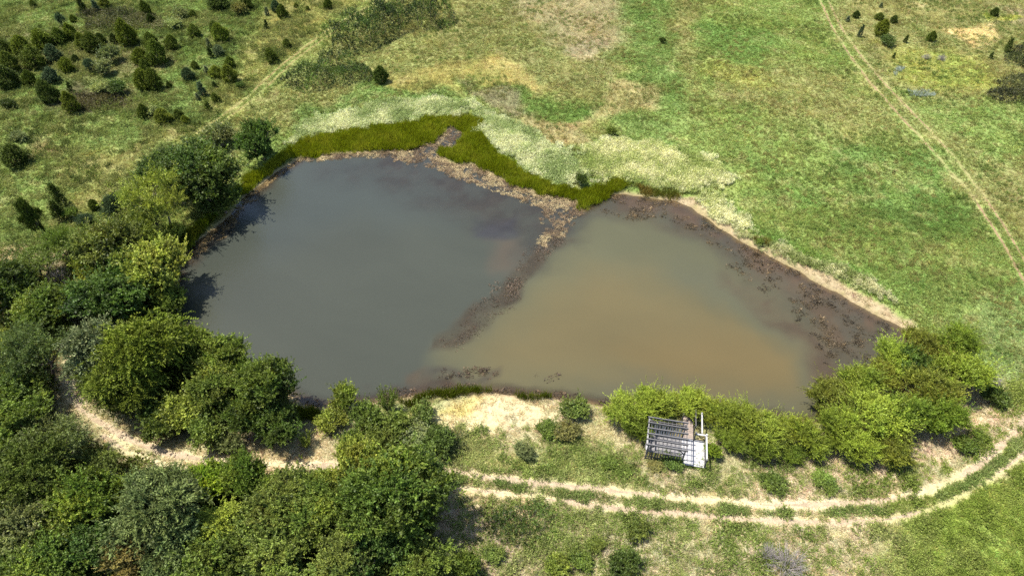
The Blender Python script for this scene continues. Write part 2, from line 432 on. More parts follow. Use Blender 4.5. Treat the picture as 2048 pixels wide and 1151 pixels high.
# ------------------------------------------------------------------ tracks: bare ruts laid on the land
def rut_mesh(name, lines, width, col, seed):
    V, F, K = [], [], []
    for L, w0 in zip(lines, width):
        P = np.array(L); seg = np.hypot(*np.diff(P, axis=0).T); s = np.concatenate([[0], np.cumsum(seg)])
        t = np.arange(0, s[-1], 0.22)
        # smooth path
        X = np.interp(t, s, P[:, 0]); Y = np.interp(t, s, P[:, 1])
        ker = np.ones(15) / 15
        if len(t) > 60:
            X[7:-7] = np.convolve(X, ker, 'valid'); Y[7:-7] = np.convolve(Y, ker, 'valid')
        tx, ty = np.gradient(X), np.gradient(Y); l = np.hypot(tx, ty) + 1e-9; nxv, nyv = -ty / l, tx / l
        wl = w0 * (0.1 + 1.5 * fbm(t, t * 0 + seed, 0.7, seed, 4)) * sstep(.26, .5, fbm(t, t * 0, 5, seed + 3, 2))
        wr = w0 * (0.1 + 1.5 * fbm(t, t * 0 + seed + 9, 0.7, seed + 1, 4)) * sstep(.26, .5, fbm(t, t * 0, 5, seed + 3, 2))
        base = len(V) and sum(len(v) for v in V)
        rows = []
        for k, u in enumerate((-1, -0.5, 0, 0.5, 1)):
            ww = np.where(u < 0, wl, wr) * u
            x, y = X + nxv * ww, Y + nyv * ww
            rows.append(np.stack([x, y, land(x, y) + 0.02 - 0.012 * abs(u)], 1))
        A = np.stack(rows, 1).reshape(-1, 3)
        n = len(t); ii = np.arange(n * 5).reshape(n, 5) + (base or 0)
        F.append(np.stack([ii[:-1, :-1].ravel(), ii[:-1, 1:].ravel(), ii[1:, 1:].ravel(), ii[1:, :-1].ravel()], 1))
        V.append(A)
        K.append(np.array(col) * (0.82 + 0.36 * fbm(A[:, 0], A[:, 1], 0.9, seed + 5, 3))[:, None])
    return mesh_np(name, np.concatenate(V), np.concatenate(F), np.concatenate(K), True)

tr = link_mesh('dirt_track', rut_mesh('dirt_track', [TRACK_MAIN, TRACK_SOUTH], [0.33, 0.27], .82 * alb(204, 182, 150), 3), M_TRACK)
tag(tr, 'pale sandy two-rut dirt track curving along the near bank', kind='structure')
tr = link_mesh('field_track', rut_mesh('field_track', [NW_A, NW_B], [0.13, 0.11], .85 * alb(160, 140, 92), 21), M_TRACK)
tag(tr, 'faint straw-coloured wheel ruts running past the long bramble thicket', kind='structure')
tr = link_mesh('field_track', rut_mesh('field_track', [NE_A, NE_B], [0.15, 0.13], .8 * alb(172, 146, 110), 33), M_TRACK)
tag(tr, 'thin pinkish wheel ruts crossing the open eastern field', kind='structure')

# ------------------------------------------------------------------ water
def W(pts): return [ray_to(px, py, 0.0)[:2] for px, py in pts]
WATER_REG = [  # suspended sediment and weed: (colour, outline, soft edge, strength, loss of opacity)
 ((86,92,84), [(480,420),(600,310),(880,300),(980,380),(900,440),(700,440),(520,520),(380,560),(330,520)], 9, .7, 0),
 ((116,114,84), [(1165,430),(1290,420),(1420,490),(1560,580),(1650,690),(1660,860),(900,860),(890,700),(1000,620),(1080,520)], 5, .97, 0),
 ((133,119,80), [(1080,600),(1180,540),(1340,560),(1520,640),(1600,700),(1600,790),(1380,800),(1100,760),(960,760),(960,700)], 9, .85, 0),
 ((142,123,80), [(1250,690),(1420,660),(1580,700),(1600,780),(1460,780),(1300,750)], 7, .7, 0),
 ((110,110,86), [(1350,520),(1500,580),(1620,700),(1640,800),(1590,820),(1590,720),(1480,630),(1340,560)], 4, .7, 0),
 ((112,110,86), [(1160,760),(1300,750),(1460,800),(1640,800),(1640,850),(1150,810)], 4, .6, 0),
 ((108,96,72), [(1180,420),(1240,392),(1350,404),(1430,455),(1560,525),(1700,605),(1812,660),(1822,700),(1720,790),(1640,840),(1650,770),(1640,690),(1560,610),(1450,530),(1380,470),(1290,440)], 4, .8, .2),
 ((120,96,74), [(1230,392),(1350,402),(1430,452),(1560,522),(1640,567),(1760,634),(1730,650),(1620,590),(1500,520),(1400,450),(1330,425),(1240,410)], 1.6, .7, .25),
 ((122,98,74), [(1500,520),(1600,570),(1700,650),(1720,700),(1680,680),(1590,610),(1490,540)], 1.6, .45, .1),
 ((112,94,74), [(1450,545),(1560,605),(1640,680),(1700,750),(1690,790),(1640,760),(1590,690),(1500,600),(1430,560)], 2.5, .75, .25),
 ((82,76,66), [(740,303),(880,286),(905,258),(930,265),(905,300),(890,320),(960,335),(1050,378),(1150,397),(1162,430),(1130,480),(1080,525),(1040,500),(1060,470),(980,455),(880,415),(780,375),(650,345)], 7, .8, .3),
 ((98,88,68), [(1110,468),(1138,478),(1080,530),(1045,565),(1030,600),(985,640),(950,672),(915,694),(880,692),(920,640),(965,595),(1005,560),(1058,500)], 1.2, .95, .3),
 ((118,100,80), [(985,480),(1035,478),(1030,530),(985,545)], 3, .5, 0),
 ((74,72,78), [(955,440),(1030,435),(1032,470),(1000,482),(955,470)], 2.2, .6, .15),
 ((80,72,66), [(870,738),(990,735),(1000,752),(930,756),(870,756)], 1.0, .7, .15),
 ((116,94,70), [(830,738),(870,735),(875,765),(850,790),(825,780)], 1.2, .7, .2),
 ((92,76,62), [(600,800),(720,790),(820,765),(960,764),(1100,782),(1220,800),(1610,835),(1600,850),(1200,815),(980,790),(800,805),(640,820)], 1.5, .85, .4),
 ((88,76,64), [(370,500),(420,462),(470,415),(505,385),(565,340),(600,318),(640,312),(590,335),(545,375),(490,420),(470,450),(425,495),(390,530)], 1.5, .8, .35),
]
WREG = [(.50 * alb(*c), W(p), s, k, o) for c, p, s, k, o in WATER_REG]
def water_attr(x, y):
    wx = x + 1.6 * (fbm(x, y, 3.5, 131, 3) - .5) * 2; wy = y + 1.6 * (fbm(x, y, 3.5, 137, 3) - .5) * 2
    col = np.tile(.45 * alb(94, 97, 83), (len(x), 1)); op = np.full(len(x), 0.985)
    for c, P, soft, st, loss in WREG:
        f = st * sstep(soft * .5, -soft * .5, poly_sd(wx, wy, P))
        if loss > 0:
            f = f * (0.5 + 0.5 * sstep(.35, .62, fbm(x, y, 2.2, 141, 4)))
            c = c * (0.72 + 0.56 * fbm(x, y, 1.1, 143, 4))[:, None]
        col = col * (1 - f)[:, None] + c * f[:, None]
        op = np.minimum(op, 1 - loss * f)
    sx_, sy_ = x + 5 * fbm(x, y, 8, 153, 2), y + 5 * fbm(x, y, 8, 155, 2)
    col *= (0.84 + 0.32 * fbm(.6 * sx_ + .5 * sy_, sy_, 9, 151, 4))[:, None]
    d = pond_sd(x, y)
    op *= 0.35 + 0.65 * sstep(0.1, -1.4, d)
    return col, op

wxs, wys = np.arange(_px0 + 25, _px1 - 25, 0.35), np.arange(_py0 + 25, _py1 - 25, 0.35)
WX, WY = np.meshgrid(wxs, wys)
wi = np.arange(WX.size).reshape(WX.shape)
wd = pond_sd(WX.ravel(), WY.ravel()).reshape(WX.shape)
cell = np.minimum(np.minimum(wd[:-1, :-1], wd[:-1, 1:]), np.minimum(wd[1:, :-1], wd[1:, 1:])) < 0.05
quads = np.stack([wi[:-1, :-1][cell], wi[:-1, 1:][cell], wi[1:, 1:][cell], wi[1:, :-1][cell]], 1)
used, inv = np.unique(quads, return_inverse=True)
wv = np.stack([WX.ravel()[used], WY.ravel()[used], np.zeros(len(used))], 1)
wcol, wop = water_attr(wv[:, 0], wv[:, 1])
wme = mesh_np('pond_water', wv, inv.reshape(quads.shape), wcol, True)
aw = wme.attributes.new('opacity', 'FLOAT', 'POINT'); aw.data.foreach_set('value', wop.astype(np.float32))

M_WATER, nt, out = new_mat('murky_pond_water')
at = N(nt, 'ShaderNodeAttribute', attribute_name='col'); ao = N(nt, 'ShaderNodeAttribute', attribute_name='opacity')
geo = N(nt, 'ShaderNodeNewGeometry')
df = N(nt, 'ShaderNodeBsdfDiffuse'); nt.links.new(at.outputs['Color'], df.inputs[0])
tp = N(nt, 'ShaderNodeBsdfTransparent'); tp.inputs[0].default_value = (0.88, 0.84, 0.76, 1)
body = N(nt, 'ShaderNodeMixShader'); nt.links.new(ao.outputs['Fac'], body.inputs[0])
nt.links.new(tp.outputs[0], body.inputs[1]); nt.links.new(df.outputs[0], body.inputs[2])
gl = N(nt, 'ShaderNodeBsdfGlossy'); gl.inputs['Roughness'].default_value = 0.06
fr = N(nt, 'ShaderNodeFresnel'); fr.inputs[0].default_value = 1.333
mp = N(nt, 'ShaderNodeMapping'); mp.inputs['Scale'].default_value = (0.8, 1.7, 1); nt.links.new(geo.outputs['Position'], mp.inputs[0])
rip = noise(nt, 3.4, 4, 0.6, mp.outputs[0])
bp = N(nt, 'ShaderNodeBump'); bp.inputs['Strength'].default_value = 0.6; bp.inputs['Distance'].default_value = 0.05
nt.links.new(rip, bp.inputs['Height'])
for q in (gl, fr): nt.links.new(bp.outputs[0], q.inputs['Normal'])
ms = N(nt, 'ShaderNodeMixShader'); nt.links.new(fr.outputs[0], ms.inputs[0])
nt.links.new(body.outputs[0], ms.inputs[1]); nt.links.new(gl.outputs[0], ms.inputs[2]); nt.links.new(ms.outputs[0], out.inputs[0])
pond = link_mesh('pond_water', wme, M_WATER)
tag(pond, 'still murky pond, slate grey in one half and tan with silt in the other', kind='structure')

# ------------------------------------------------------------------ leaves, twigs and limbs
def unit(v): return v / (np.linalg.norm(v, axis=-1, keepdims=True) + 1e-9)

def kites(rng, pos, ax, L, Wd, tint, flat=0.0):
    """One kite-shaped leaf per row: pos base, ax direction, L length, Wd width. flat: 0 random roll .. 1 facing up."""
    n = len(pos)
    rnd = rng.normal(size=(n, 3)); rnd[:, 2] += 0
    side = unit(np.cross(ax, rnd))
    if flat > 0:
        s2 = unit(np.cross(ax, np.tile([0, 0, 1.0], (n, 1)) + 0.35 * rng.normal(size=(n, 3))))
        side = unit(side * (1 - flat) + s2 * flat)
    L = np.broadcast_to(L, (n,))[:, None]; Wd = np.broadcast_to(Wd, (n,))[:, None]
    nrm = np.cross(side, ax)
    mid = pos + ax * L * 0.45 + nrm * L * 0.08
    V = np.stack([pos, mid + side * Wd * 0.5, pos + ax * L, mid - side * Wd * 0.5], 1).reshape(-1, 3)
    F = np.arange(4 * n).reshape(n, 4)
    return V, F, np.repeat(tint, 4, 0)

def sprigs(rng, base, d, length, nl, leafL, leafW, spread=0.8, droop=0.0, flat=0.0, tint=None, tip=0.25, width=0.35):
    """Leafy shoots: nl leaves along each shoot of the given length."""
    n = len(base)
    t = rng.random((n, nl))
    length = np.broadcast_to(length, (n,))[:, None, None] * (0.75 + 0.5 * rng.random((n, 1, 1)))
    off = rng.normal(size=(n, nl, 3)) * (width * leafL * (1.2 - t[..., None]))
    pos = base[:, None, :] + d[:, None, :] * length * t[..., None] + off
    pos[..., 2] -= droop * (t ** 2) * length[..., 0]
    ax = unit(d[:, None, :] * (1.0 - 0.3 * spread) + spread * rng.normal(size=(n, nl, 3)) - np.array([0, 0, droop * 0.8]) * t[..., None])
    if tint is None: tint = np.ones((n, 3))
    tt = tint[:, None, :] * (0.82 + 0.36 * rng.random((n, nl, 1))) * (1 + tip * t[..., None] * np.array([1.1, 0.8, 0.2]))
    LL = leafL * (0.7 + 0.6 * rng.random(n * nl))
    return kites(rng, pos.reshape(-1, 3), ax.reshape(-1, 3), LL, LL * (leafW / leafL), tt.reshape(-1, 3), flat)

def join(parts):
    V, F, T, k = [], [], [], 0
    for v, f, t in parts:
        V.append(v); F.append(f + k); T.append(t); k += len(v)
    return np.concatenate(V), np.concatenate(F), np.concatenate(T)

def tube(path, radii, sides=6):
    """Tapered tube along a path as quads (vertices, faces)."""
    P = np.asarray(path, float); n = len(P)
    T = unit(np.gradient(P, axis=0))
    ref = np.array([0.31, 0.87, 0.13]); A = unit(np.cross(T, ref)); B = np.cross(T, A)
    ang = np.linspace(0, 2 * math.pi, sides, endpoint=False)
    V = (P[:, None, :] + np.asarray(radii)[:, None, None] * (np.cos(ang)[None, :, None] * A[:, None, :] + np.sin(ang)[None, :, None] * B[:, None, :])).reshape(-1, 3)
    F = []
    for i in range(n - 1):
        for j in range(sides):
            F.append((i * sides + j, i * sides + (j + 1) % sides, (i + 1) * sides + (j + 1) % sides, (i + 1) * sides + j))
    return V, np.array(F, int), np.ones((len(V), 3))

def limb(rng, a, b, r0, r1, bend=0.12, sides=5, n=5):
    a, b = np.array(a, float), np.array(b, float); l = np.linalg.norm(b - a)
    t = np.linspace(0, 1, n)[:, None]
    k = rng.normal(size=(1, 3)) * bend * l
    path = a + (b - a) * t + k * np.sin(t * math.pi) 
    return tube(path, np.linspace(r0, r1, n), sides)

def sphere_dirs(rng, n):
    return unit(rng.normal(size=(n, 3)))

def lobes_crown(rng, Wd, H, base, nlobe, lr, squash=1.0, top=0.0):
    """Lobe centres and radii filling an uneven ellipsoid crown of width Wd from z=base to H."""
    cz, rz, rx = (base + H) / 2, (H - base) / 2, Wd / 2
    L = []
    k = 0
    while len(L) < nlobe and k < 4000:
        k += 1
        d = sphere_dirs(rng, 1)[0]; d[2] = abs(d[2]) if rng.random() < 0.72 else d[2]
        r = lr * (0.45 + 1.0 * rng.random() ** 1.3)
        f = 0.4 + 0.8 * rng.random()
        c = np.array([d[0] * max(rx - r * .8, .1) * f * (1 - top * max(d[2], 0)), d[1] * max(rx - r * .8, .1) * f * (1 - top * max(d[2], 0)), cz + d[2] * max(rz - r * .8, .1) * (0.6 + 0.4 * rng.random())])
        if all(np.linalg.norm(c - q[0]) > 0.55 * (r + q[1]) for q in L): L.append((c, r))
    return L

def crown_from_lobes(rng, L, nsp, nl, slen, leafL, leafW, up=0.5, spread=0.8, droop=0.0, flat=0.0, inner=0.15, hue=0.14, tip=0.25, squash=0.85):
    parts = []
    long_ = lambda m: np.where(rng.random(m) < .22, rng.uniform(1.4, 2.5, m), 1.0)
    vol = np.array([r * r for _, r in L]); cnt = np.maximum(6, (nsp * vol / vol.sum()).astype(int))
    for (c, r), m in zip(L, cnt):
        d = sphere_dirs(rng, m); d[:, 2] = np.where(rng.random(m) < 0.7, np.abs(d[:, 2]), d[:, 2])
        rr = r * np.where(rng.random(m) < inner, 0.4 + 0.4 * rng.random(m), 0.78 + 0.25 * rng.random(m))
        base = c + d * rr[:, None] * np.array([1, 1, squash]) - d * slen * 0.5
        sd_ = unit(d + np.array([0, 0, up]) + 0.35 * rng.normal(size=(m, 3)))
        h = 1 + hue * rng.normal(); g = rng.normal() * hue * 0.28
        tint = np.clip(np.array([h + g, h, h - 0.5 * g])[None, :] * (1 + 0.24 * rng.normal(size=(m, 1))), 0.35, 1.9)
        k_ = rng.uniform(.72, 1.4)
        parts.append(sprigs(rng, base, sd_, slen * long_(m), max(8, int(nl / k_ ** 1.6)), leafL * k_, leafW * k_, spread, droop, flat, tint, tip))
    return join(parts)

def limbs_to(rng, L, H, r0, stems=1, base_w=0.0, frac=0.35):
    parts = []
    for s in range(stems):
        a0 = np.array([rng.normal() * base_w, rng.normal() * base_w, -0.25])
        fork = np.array([a0[0] * 1.6 + rng.normal() * .08 * H, a0[1] * 1.6 + rng.normal() * .08 * H, H * frac])
        parts.append(limb(rng, a0, fork, r0 / math.sqrt(stems), r0 * .72 / math.sqrt(stems), .05, 7, 5))
        for c, r in L[s::stems]:
            q = fork + (c - fork) * 0.55 + np.array([0, 0, 0.05 * H])
            parts.append(limb(rng, fork, c, r0 * .5 / math.sqrt(stems), r0 * .10, .08))
            for k in range(3):
                d = sphere_dirs(rng, 1)[0]; d[2] = abs(d[2])
                parts.append(limb(rng, c - (c - fork) * 0.25, c + d * r * 0.9, r0 * .14, r0 * .03, .08, 3, 4))
    return join(parts)

PROTO = {}
def register(kind, crown, trunk, mat, Wd, H, name):
    cm = mesh_np(name + '_crown', crown[0], crown[1], crown[2]); cm.materials.append(mat)
    tm = mesh_np(name + '_trunk', trunk[0], trunk[1], None, True); tm.materials.append(M_BARK)
    v = crown[0]
    wr = np.percentile(np.hypot(v[:, 0], v[:, 1]), 97); hr = np.percentile(v[:, 2], 99.3)
    PROTO.setdefault(kind, []).append((cm, tm, 2 * wr, hr))

for s in range(4):      # round broadleaf trees
    g = np.random.default_rng(100 + s); Wd, H = 6.2, 5.6 + 0.5 * s
    L = lobes_crown(g, Wd, H, 0.5, 26 + 4 * s, 0.95)
    register('broadleaf', crown_from_lobes(g, L, 1500, 36, 0.8, 0.17, 0.095, 0.8, 0.7, 0.05, 0.35, .08, .2, .35), limbs_to(g, L, H, 0.2, 1 + s % 2, 0.15), M_LEAF, Wd, H, 'broadleaf')
for s in range(3):      # willows: long narrow leaves on arching shoots
    g = np.random.default_rng(200 + s); Wd, H = 5.0, 5.0
    L = lobes_crown(g, Wd, H, 0.2, 22, 0.9)
    register('willow', crown_from_lobes(g, L, 1300, 38, 1.15, 0.2, 0.045, 1.1, 0.42, 0.22, 0.15, 0.1, 0.16, 0.35), limbs_to(g, L, H, 0.14, 3, 0.3, 0.25), M_LEAF, Wd, H, 'willow')
for s in range(5):      # young cedars: dense pointed ovals
    g = np.random.default_rng(300 + s); Wd, H = 2.4, 2.5 + 0.35 * s
    n = 900; z = g.random(n) ** 0.85; prof = np.sin(np.clip(z * 0.86 + 0.14, 0, 1) * math.pi) ** 0.62 * (1 - 0.35 * z)
    a = g.random(n) * 2 * math.pi; lump = 1 + 0.22 * np.sin(a * 3 + s + z * 7) + 0.12 * g.normal(size=n)
    r = Wd * 0.5 * prof * lump * np.sqrt(0.45 + 0.55 * g.random(n))
    base = np.stack([np.cos(a) * r, np.sin(a) * r, 0.08 + z * H * 0.9], 1)
    d = unit(np.stack([np.cos(a) * (1.1 - z), np.sin(a) * (1.1 - z), 0.75 + z], 1) + 0.25 * g.normal(size=(n, 3)))
    tint = np.clip(1 + 0.24 * g.normal(size=(n, 1)), .4, 1.7) * np.array([1, 1, 1])
    cr = sprigs(g, base, d, 0.38, 20, 0.15, 0.055, 0.6, 0.0, 0.0, tint, 0.35)
    register('cedar', cr, limb(g, (0, 0, -.2), (0, 0, H * .8), .09, .02, .02, 6, 5), M_NEEDLE, Wd, H, 'cedar')
for s in range(2):      # thin spiky saplings
    g = np.random.default_rng(350 + s); H = 2.2; n = 150
    z = g.random(n); a = g.random(n) * 2 * math.pi; r = 0.34 * (1.05 - z) * np.sqrt(g.random(n))
    base = np.stack([np.cos(a) * r, np.sin(a) * r, 0.1 + z * H * .85], 1)
    d = unit(np.stack([np.cos(a), np.sin(a), 0.6 + z], 1) + 0.3 * g.normal(size=(n, 3)))
    register('sapling', sprigs(g, base, d, 0.32, 18, 0.13, 0.05, 0.6), limb(g, (0, 0, -.2), (0, 0, H * .9), .05, .01, .03, 5, 5), M_NEEDLE, .9, H, 'sapling')
for s in range(3):      # big feathery evergreens with drooping sprays
    g = np.random.default_rng(400 + s); Wd, H = 6.5, 7.0
    L = lobes_crown(g, Wd, H, 0.4, 22, 1.15, 1.0, 0.35)
    register('feathery', crown_from_lobes(g, L, 1500, 30, 0.95, 0.2, 0.07, 0.25, 0.5, 0.45, 0.15, 0.12, 0.1, 0.35), limbs_to(g, L, H, 0.2, 1, 0.1, .3), M_NEEDLE, Wd, H, 'feathery')
for s in range(4):      # bushes
    g = np.random.default_rng(500 + s); Wd, H = 2.6, 1.9
    L = lobes_crown(g, Wd, H, 0.0, 9, 0.62)
    register('bush', crown_from_lobes(g, L, 430, 24, 0.5, 0.15, 0.075, 0.7, 0.75, 0.05, 0.3, .2), limbs_to(g, L, H, 0.06, 4, 0.15, .2), M_LEAF, Wd, H, 'bush')
for s in range(3):      # airy mesquite-like trees that let the ground show through
    g = np.random.default_rng(600 + s); Wd, H = 6.0, 5.0
    L = lobes_crown(g, Wd, H, 1.2, 15, 1.1)
    register('airy', crown_from_lobes(g, L, 620, 32, 0.95, 0.17, 0.05, 0.35, 0.6, 0.2, 0.3, .3, .1), limbs_to(g, L, H, 0.2, 2, 0.2, .3), M_LEAF, Wd, H, 'airy')
for s in range(2):      # upright shoots standing above a small bush
    g = np.random.default_rng(650 + s); Wd, H = 2.2, 3.4; n = 46
    a = g.random(n) * 2 * math.pi; rr = .45 * np.sqrt(g.random(n))
    base = np.stack([np.cos(a) * rr, np.sin(a) * rr, .2 + .6 * g.random(n)], 1)
    d = unit(np.stack([np.cos(a) * .28, np.sin(a) * .28, np.ones(n)], 1) + .12 * g.normal(size=(n, 3)))
    cr = sprigs(g, base, d, 2.2, 60, 0.2, 0.05, .55, 0.05, .1, np.clip(1 + .2 * g.normal(size=(n, 1)), .5, 1.6) * np.ones((n, 3)), .3)
    register('shoots', cr, join([limb(g, (0, 0, -.2), b + q * 1.2, .03, .008, .04, 4, 4) for b, q in zip(base[:14], d[:14])]), M_LEAF, Wd, H, 'shoots')

def twig_bush(seed, Wd, H, n, r0=0.016):
    g = np.random.default_rng(seed); parts = []
    for k in range(n):
        a = g.random() * 2 * math.pi; e = g.random() ** .6
        b = np.array([math.cos(a) * Wd * .5 * e, math.sin(a) * Wd * .5 * e, H * (1.05 - .55 * e) * (.7 + .4 * g.random())])
        s0 = np.array([math.cos(a) * .12, math.sin(a) * .12, -.05])
        parts.append(limb(g, s0, b, r0, r0 * .35, .08, 3, 5))
        for q in range(2):
            m = s0 + (b - s0) * (.4 + .4 * g.random())
            parts.append(limb(g, m, m + unit(b - s0 + .5 * np.linalg.norm(b) * g.normal(size=3)) * .4 * np.linalg.norm(b), r0 * .6, r0 * .25, .06, 3, 4))
    return join(parts)
DEAD = []
for s in range(2):
    v, f, _ = twig_bush(700 + s, 2.4, 1.3, 80)
    m_ = mesh_np('twigs', v, f); m_.materials.append(M_DEADWOOD); DEAD.append((m_, 2.4, 1.3))
v, f, _ = twig_bush(720, 1.5, 1.6, 7, 0.03)
BRANCH = mesh_np('branch', v, f); BRANCH.materials.append(M_DEADWOOD)

# ------------------------------------------------------------------ ground cover: many small plants, counted by nobody
GREEN_TIP = np.array([1, 1, 1])
def proto_obj(name, V, F, T, mat):
    me = mesh_np(name, V, F, T); me.materials.append(mat)
    return bpy.data.objects.new(name, me)

def blades(seed, n, h, spread, w, lean, tipc=(1.25, 1.15, .9)):
    g = np.random.default_rng(seed)
    a = g.random(n) * 2 * math.pi; r = spread * np.sqrt(g.random(n))
    base = np.stack([np.cos(a) * r, np.sin(a) * r, -0.03 * np.ones(n)], 1)
    hh = h * (.55 + .6 * g.random(n))
    ld = g.random(n) * 2 * math.pi; ll = lean * hh * g.random(n) ** .7
    tip = base + np.stack([np.cos(ld) * ll, np.sin(ld) * ll, hh], 1)
    sd_ = np.stack([-np.sin(ld), np.cos(ld), 0 * ld], 1) * w * (.6 + .8 * g.random(n))[:, None]
    mid = base + (tip - base) * .55 - np.stack([np.cos(ld) * ll, np.sin(ld) * ll, -0.25 * hh], 1) * .12
    V = np.stack([base, mid + sd_ * .5, tip, mid - sd_ * .5], 1).reshape(-1, 3)
    k = (.75 + .5 * g.random((n, 1)))
    T = np.stack([k * np.ones(3), k * np.ones(3), k * np.array(tipc), k * np.ones(3)], 1).reshape(-1, 3)
    return V, np.arange(4 * n).reshape(n, 4), T

def leafy(seed, n_sp, nl, R_, H_, leafL, leafW, up=.8):
    g = np.random.default_rng(seed)
    a = g.random(n_sp) * 2 * math.pi; r = R_ * np.sqrt(g.random(n_sp))
    base = np.stack([np.cos(a) * r * .8, np.sin(a) * r * .8, H_ * .15 * np.ones(n_sp)], 1)
    d = unit(np.stack([np.cos(a) * r / R_, np.sin(a) * r / R_, up * np.ones(n_sp)], 1) + .25 * g.normal(size=(n_sp, 3)))
    tint = np.clip(1 + .2 * g.normal(size=(n_sp, 1)), .5, 1.6) * np.ones((n_sp, 3))
    return sprigs(g, base, d, H_ * .9, nl, leafL, leafW, .8, .05, .35, tint, .2)

SETS = {
 'grass': [proto_obj('grass_tuft', *blades(800 + k, 11, .16, .18, .045, 1.7), M_COVER) for k in range(4)],
 'straw': [proto_obj('straw_tuft', *blades(820 + k, 15, .2, .2, .03, 2.4), M_COVER) for k in range(3)],
 'reed': [proto_obj('reed_clump', *blades(840 + k, 20, 1.15, .3, .055, .42, (1.15, 1.05, .9)), M_COVER) for k in range(3)],
 'weed': [proto_obj('weed_clump', *leafy(860 + k, 20, 8, .30, .36, .10, .05), M_COVER) for k in range(4)],
 'pale': [proto_obj('pale_weed', *leafy(880 + k, 15, 8, .2, .55, .12, .05, 1.8), M_COVER) for k in range(3)],
}
def floats(seed, n, R_, l, w):
    g = np.random.default_rng(seed)
    a = g.random(n) * 2 * math.pi; r = R_ * np.sqrt(g.random(n))
    base = np.stack([np.cos(a) * r, np.sin(a) * r, .03 * g.random(n)], 1)
    d = g.random(n) * 2 * math.pi; ax = unit(np.stack([np.cos(d), np.sin(d), .25 * g.normal(size=n)], 1))
    return kites(g, base, ax, l * (.5 + g.random(n)), w, (.7 + .6 * g.random((n, 1))) * np.ones((n, 3)), .8)
SETS['float'] = [proto_obj('straw_mat', *floats(900 + k, 16, .24, .2, .05), M_STRAW) for k in range(3)]
SETS['sunk'] = [proto_obj('sunken_weed', *leafy(920 + k, 12, 7, .26, .2, .14, .05, .5), M_STRAW) for k in range(3)]
COLS = {}
for k_, obs in SETS.items():
    col = bpy.data.collections.new(k_ + '_kinds')
    for o in obs: col.objects.link(o)
    COLS[k_] = col

def scatter(name, label, kind, x, y, z, scale, color, seed, tilt=0.1):
    g = np.random.default_rng(seed); n = len(x)
    me = bpy.data.meshes.new(name); me.vertices.add(n)
    me.vertices.foreach_set('co', np.stack([x, y, z], 1).astype(np.float32).ravel())
    def put(nm, typ, arr, key):
        a = me.attributes.new(nm, typ, 'POINT'); a.data.foreach_set(key, np.ascontiguousarray(arr).ravel())
    put('plant_scale', 'FLOAT_VECTOR', (scale[:, None] * np.array([1, 1, 1]) * (.85 + .3 * g.random((n, 3)))).astype(np.float32), 'vector')
    put('plant_rot', 'FLOAT_VECTOR', np.stack([g.normal(size=n) * tilt, g.normal(size=n) * tilt, g.random(n) * 6.283], 1).astype(np.float32), 'vector')
    put('plant_col', 'FLOAT_COLOR', np.concatenate([color, np.ones((n, 1))], 1).astype(np.float32), 'color')
    put('plant_pick', 'INT', g.integers(0, len(SETS[kind]), n).astype(np.int32), 'value')
    o = bpy.data.objects.new(name, me); C.objects.link(o)
    ng = bpy.data.node_groups.new(name + '_scatter', 'GeometryNodeTree')
    ng.interface.new_socket('Geometry', in_out='INPUT', socket_type='NodeSocketGeometry')
    ng.interface.new_socket('Geometry', in_out='OUTPUT', socket_type='NodeSocketGeometry')
    gi, go = ng.nodes.new('NodeGroupInput'), ng.nodes.new('NodeGroupOutput')
    ci = ng.nodes.new('GeometryNodeCollectionInfo'); ci.inputs[0].default_value = COLS[kind]; ci.inputs['Separate Children'].default_value = True; ci.inputs['Reset Children'].default_value = True
    ip = ng.nodes.new('GeometryNodeInstanceOnPoints'); ip.inputs['Pick Instance'].default_value = True
    ng.links.new(gi.outputs[0], ip.inputs['Points']); ng.links.new(ci.outputs[0], ip.inputs['Instance'])
    for nm, typ, sock in (('plant_scale', 'FLOAT_VECTOR', 'Scale'), ('plant_rot', 'FLOAT_VECTOR', 'Rotation'), ('plant_pick', 'INT', 'Instance Index')):
        na = ng.nodes.new('GeometryNodeInputNamedAttribute'); na.data_type = typ; na.inputs[0].default_value = nm
        if sock == 'Rotation':
            er = ng.nodes.new('FunctionNodeEulerToRotation'); ng.links.new(na.outputs[0], er.inputs[0]); ng.links.new(er.outputs[0], ip.inputs[sock])
        else:
            ng.links.new(na.outputs[0], ip.inputs[sock])
    ng.links.new(ip.outputs[0], go.inputs[0])
    md = o.modifiers.new('scatter', 'NODES'); md.node_group = ng
    return tag(o, label, None, None, 'stuff')

def strata(x0, x1, y0, y1, step, seed):
    g = np.random.default_rng(seed)
    X, Y = np.meshgrid(np.arange(x0, x1, step), np.arange(y0, y1, step))
    X = X + step * g.random(X.shape); Y = Y + step * g.random(Y.shape)
    return X.ravel(), Y.ravel()

def in_sight(x, y, wide=1.12):
    """Land within the wedge that the place is looked at from, with a margin for steps to the side."""
    depth = y * CP + CAM_H * SP
    return (np.abs(x) < wide * 0.75 * depth + 2) & (y > 14) & (y < 140)

TRACKS = [(TRACK_MAIN, .42), (TRACK_SOUTH, .33), (NW_A, .22), (NW_B, .2), (NE_A, .22), (NE_B, .2)]
def on_track(x, y):
    m = np.zeros(len(x), bool)
    for L, w in TRACKS:
        m |= line_dist(x, y, L) + 1.5 * w * (fbm(x, y, .9, 163, 3) - .5) < w
    return m
SAND = land_poly(REGIONS[[r[0] for r in REGIONS].index((180,160,122))][1])

